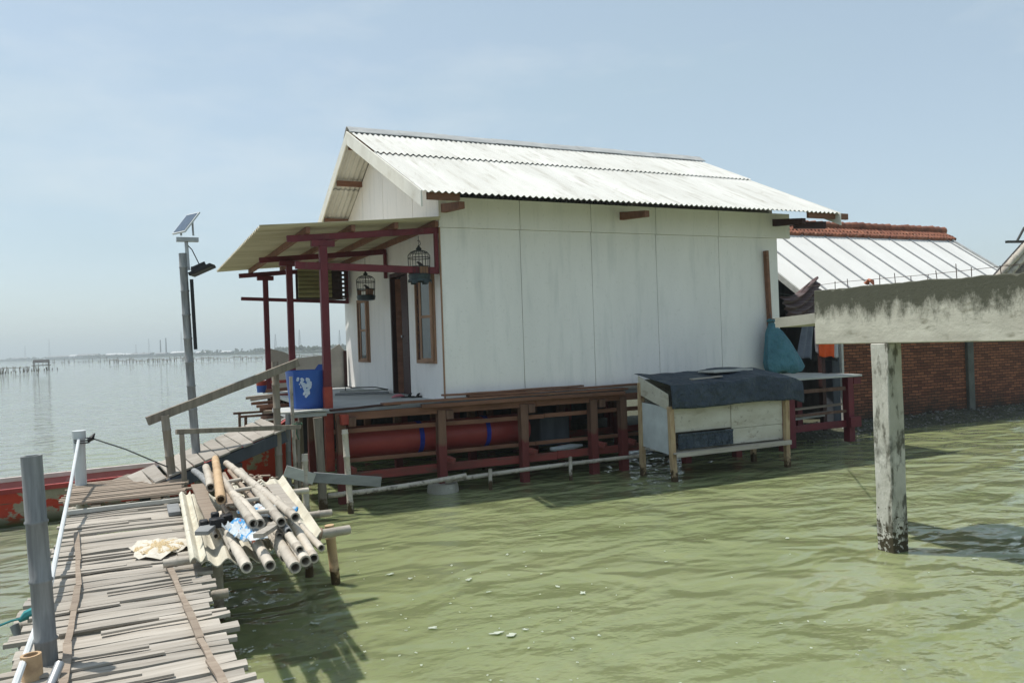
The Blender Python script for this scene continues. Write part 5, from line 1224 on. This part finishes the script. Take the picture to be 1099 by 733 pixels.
# ================================================================ FAR SHORE
def onwater(px, d_):
    r0 = ray(px, 380); h = V((r0.x, r0.y, 0)); h = h/h.dot(V((fw.x, fw.y, 0)).normalized()); return V((EYE.x, EYE.y, 0))+h*d_
far = random.Random(31)
MT['farland'] = mat('far_land', (.07, .085, .055), None, .02, bump=0); MT['fartree'] = mat('far_foliage', (.035, .055, .028), (.06, .08, .04), .05, island=.4, bump=0)
def shore_d(px): return 1150-650*min(1, max(0, px)/330)
m_ = MB(); vs = []; fs = []; K = 60
for i in range(K+1):
    px = -500+i*(1900/K); a = onwater(px, shore_d(px)); b = onwater(px, shore_d(px)+500)
    vs += [a+V((0, 0, -.2)), a+V((0, 0, 1.0)), b+V((0, 0, 1.6)), b+V((0, 0, -.2))]
    if i:
        o = (i-1)*4
        for e in range(3): fs.append((o+e, o+e+1, o+5+e, o+4+e))
m_.add(vs, fs); single(m_, 'far_shore', 'farland', None, None, kind='structure', smooth=False)
m_ = MB()
for k in range(1500):
    px = far.uniform(-250, 700); d_ = shore_d(px)+far.uniform(5, 250); c_ = onwater(px, d_); big = far.random() < .08
    cl = .5+.5*math.sin(px*.045)*math.sin(px*.021+2)
    h = (far.uniform(1.2, 3.0)*(0.6+cl) if not big else far.uniform(3.5, 5.2)); w_ = h*far.uniform(.8, 1.7)
    for q in range(5 if not big else 9):
        cc = c_+V((far.uniform(-w_, w_)*.6, far.uniform(-w_, w_)*.6, 1.0+h*far.uniform(.25, .8))); r_ = h*far.uniform(.16, .32)
        vs = [cc+V((r_*far.uniform(.7, 1.3)*math.cos(a_), r_*far.uniform(.7, 1.3)*math.sin(a_), far.uniform(-.4, .4)*r_)) for a_ in (0, 1.05, 2.1, 3.14, 4.2, 5.2)]
        m_.add(vs+[cc+V((0, 0, r_)), cc-V((0, 0, r_))], [(j, (j+1) % 6, 6) for j in range(6)]+[((j+1) % 6, j, 7) for j in range(6)])
single(m_, 'far_trees', 'fartree', 'low hazy line of trees along the distant shore', 'trees', kind='stuff', smooth=False)
MT['farwhite'] = mat('far_white_sheet', (.62, .63, .63), None, .1, bump=0); MT['fargrey'] = mat('far_grey_wall', (.25, .25, .25), None, .1, bump=0); MT['fardark'] = mat('far_steel', (.10, .105, .11), None, .1, bump=0)
sheds = [(62, 24, 5, 'fargrey', 'long low grey shed on the distant shore left of the white one'), (77, 7, 6, 'farwhite', 'small bright white shed on the distant shore'), (93, 22, 6.5, 'fargrey', 'dark grey hall on the distant shore'),
         (121, 16, 6, 'farwhite', 'white roofed hall on the distant shore right of the tree clump'), (134, 12, 5, 'farwhite', 'second white roofed hall on the distant shore'), (150, 20, 5, 'fargrey', 'grey hall on the distant shore before the chimneys'),
         (172, 10, 4.5, 'fargrey', 'small grey shed on the distant shore below the chimneys'), (190, 14, 5.5, 'farwhite', 'white hall on the distant shore left of the lamp pole'), (215, 10, 4, 'farwhite', 'small white shed on the distant shore right of the lamp pole'), (20, 16, 4, 'fargrey', 'leftmost grey shed on the distant shore'),
         (242, 10, 3.5, 'farwhite', 'pale shed on the distant shore near the porch')]
for px, w_, h_, mm, lab in sheds:
    d_ = shore_d(px)+40; s_ = d_/850; c_ = onwater(px, d_); t_ = thing('far_shed', c_, lab, 'shed', 'sheds on the distant shore'); W_ = w_*s_; H_ = h_*s_*.62+1.2; rtv = V((rt0.x, rt0.y, 0)).normalized(); fv = V((fw.x, fw.y, 0)).normalized()
    def bq(a, b, z0, z1, y0=0, y1=10): 
        return [c_+rtv*a+fv*y0+V((0, 0, z0)), c_+rtv*b+fv*y0+V((0, 0, z0)), c_+rtv*b+fv*y1+V((0, 0, z0)), c_+rtv*a+fv*y1+V((0, 0, z0))]
    m_ = MB(); m_.prism(bq(-W_/2, W_/2, .8, 0), (0, 0, H_*.6)); m_.build('wall', 'fargrey' if mm == 'farwhite' and w_ > 8 else mm, t_)
    m_ = MB(); z_ = .8+H_*.6; a = bq(-W_/2-.5, W_/2+.5, z_, 0, -.5, 5.2); b_ = bq(-W_/2-.5, W_/2+.5, z_+H_*.35, 0, 5, 5)
    m_.add([a[0], a[1], b_[1], b_[0], *[p+V((0, 0, -.2)) for p in (a[0], a[1])], *bq(-W_/2-.5, W_/2+.5, z_, 0, 10.5, 10.5)[:2]], [(0, 1, 2, 3), (3, 2, 7, 6), (0, 3, 6), (1, 7, 2)]); m_.build('roof', mm, t_)
for px, h_, lab in ((172.5, 17, 'left one of two dark chimneys on the distant shore'), (178.5, 19, 'right and taller one of two chimneys on the distant shore')):
    d_ = shore_d(px)+60; c_ = onwater(px, d_); single(MB().tube(c_, c_+V((0, 0, 1+h_*d_/850)), .85, .6, 10), 'chimney', 'fardark', lab, 'chimney', 'chimneys on the distant shore')
def mast(px, hpx, lab):
    d_ = shore_d(px)+120; c_ = onwater(px, d_); h_ = hpx*d_/850+2; m_ = MB()
    for k in range(3):
        a_ = k*2.094; m_.tube(c_+V((1.6*math.cos(a_), 1.6*math.sin(a_), 0)), c_+V((.2*math.cos(a_), .2*math.sin(a_), h_)), .12, .08, 5)
    for j in range(9):
        z = h_*j/9; r0 = 1.6-1.4*j/9; r1 = 1.6-1.4*(j+1)/9; z1 = h_*(j+1)/9
        for k in range(3): a_ = k*2.094; b_ = a_+2.094; m_.tube(c_+V((r0*math.cos(a_), r0*math.sin(a_), z)), c_+V((r1*math.cos(b_), r1*math.sin(b_), z1)), .06, n=4)
    single(m_, 'lattice_mast', 'fardark', lab, 'mast', 'masts on the distant shore')
for px, hp, lab in ((27, 15, 'faint short lattice mast leftmost on the distant shore'), (53, 22, 'tall lattice mast at the left of the distant shore'), (146, 12, 'short lattice mast left of the two chimneys'), (160, 18, 'lattice mast just left of the two chimneys'), (195, 24, 'tallest lattice mast left of the lamp pole'), (296, 18, 'lattice mast seen between the porch posts'), (322, 22, 'lattice mast seen beside the middle porch post'), (365, 20, 'lattice mast seen close to the gable wall')): mast(px, hp, lab)

# fishing stakes in the water
def stakes(name, lab, pts, h0, h1, r_=.05, rail=True, seed=0):
    g = random.Random(seed); m_ = MB(); tops = []
    for px, d_ in pts:
        c_ = onwater(px, d_)+V((g.uniform(-.6, .6), g.uniform(-.6, .6), 0)); h_ = g.uniform(h0, h1); tp_ = c_+V((g.uniform(-.25, .25), g.uniform(-.25, .25), h_)); m_.tube(c_-V((0, 0, .5)), tp_, r_*1.7, r_*1.3, 5); tops.append(c_.lerp(tp_, .7))
    if rail:
        for a, b in zip(tops, tops[1:]): m_.tube(a, b, r_*1.1, n=4)
    single(m_, name, 'greyv', lab, 'stakes', 'rows of fishing stakes in the water')
stakes('fishing_stakes', 'near broken row of dark fishing stakes at the left edge of the sea', [(x+far.uniform(-1, 1), 125+x*.5) for x in range(-30, 62, 3)], .2, 1.0, .06, False, 1)
stakes('fishing_stakes', 'railed row of fishing stakes behind the broken row on the left', [(x, 150+x*.2) for x in range(-20, 36, 4)], .7, 1.0, .05, True, 2)
stakes('fishing_stakes', 'long dense row of fishing stakes from left of the lamp pole', [(x, 250-(x-118)*.25) for x in range(118, 202, 2)], .5, 1.6, .06, True, 3)
stakes('fishing_stakes', 'row of fishing stakes between lamp pole and porch post', [(x, 235-(x-205)*.3) for x in range(205, 282, 3)], .5, 1.2, .06, True, 4)
stakes('fishing_stakes', 'sparse fishing stakes far out left of the chimneys', [(x, 330) for x in range(40, 130, 4)], .6, 2.0, .08, False, 5)
stakes('fishing_stakes', 'row of fishing stakes seen between the porch posts', [(x, 215) for x in range(288, 375, 4)], .5, 1.2, .06, True, 6)
single(MB().tube(onwater(39, 103)-V((0, 0, .3)), onwater(41.5, 103)+V((0, 0, .9)), .06, .05, 6), 'fishing_stake', 'greyv', 'single leaning stake standing alone near the small stilt hut', 'stake')
c_ = onwater(44, 150); sh = thing('fishing_hut', c_, 'tiny dark fishing hut on stakes far out at the left', 'hut')
for x_, y_ in ((-1.2, -1), (1.2, -1), (-1.2, 1), (1.2, 1)): MB().tube(c_+V((x_, y_, -.5)), c_+V((x_, y_, 1.5)), .07, n=5).build('post', 'greyv', sh)
MB().box(c_.x-1.5, c_.x+1.5, c_.y-1.2, c_.y+1.2, .85, 1.0).build('floor', 'greyv', sh)
m_ = MB(); m_.prism([c_+V((-1.3, -1.3, 1.45)), c_+V((1.3, -1.3, 1.45)), c_+V((1.3, 0, 1.95)), c_+V((-1.3, 0, 1.95))], (0, 0, .06)); m_.prism([c_+V((-1.3, 1.3, 1.45)), c_+V((-1.3, 0, 1.95)), c_+V((1.3, 0, 1.95)), c_+V((1.3, 1.3, 1.45))], (0, 0, .06)); m_.build('roof', 'darkwall', sh)

# ================================================================ HAZE
hm = bpy.data.materials.new('haze'); hm.use_nodes = True; N = hm.node_tree.nodes; N.clear()
pv = N.new('ShaderNodeVolumePrincipled'); pv.inputs['Color'].default_value = (.84, .93, .95, 1); pv.inputs['Density'].default_value = .0008; pv.inputs['Anisotropy'].default_value = .2
ou = N.new('ShaderNodeOutputMaterial'); hm.node_tree.links.new(pv.outputs[0], ou.inputs['Volume'])
hz = MB().box(-7200, 7200, -3200, 7200, -1.5, 60).build('haze', hm, smooth=False); hz['kind'] = 'stuff'; hz['label'] = 'pale sea haze over the far shore'
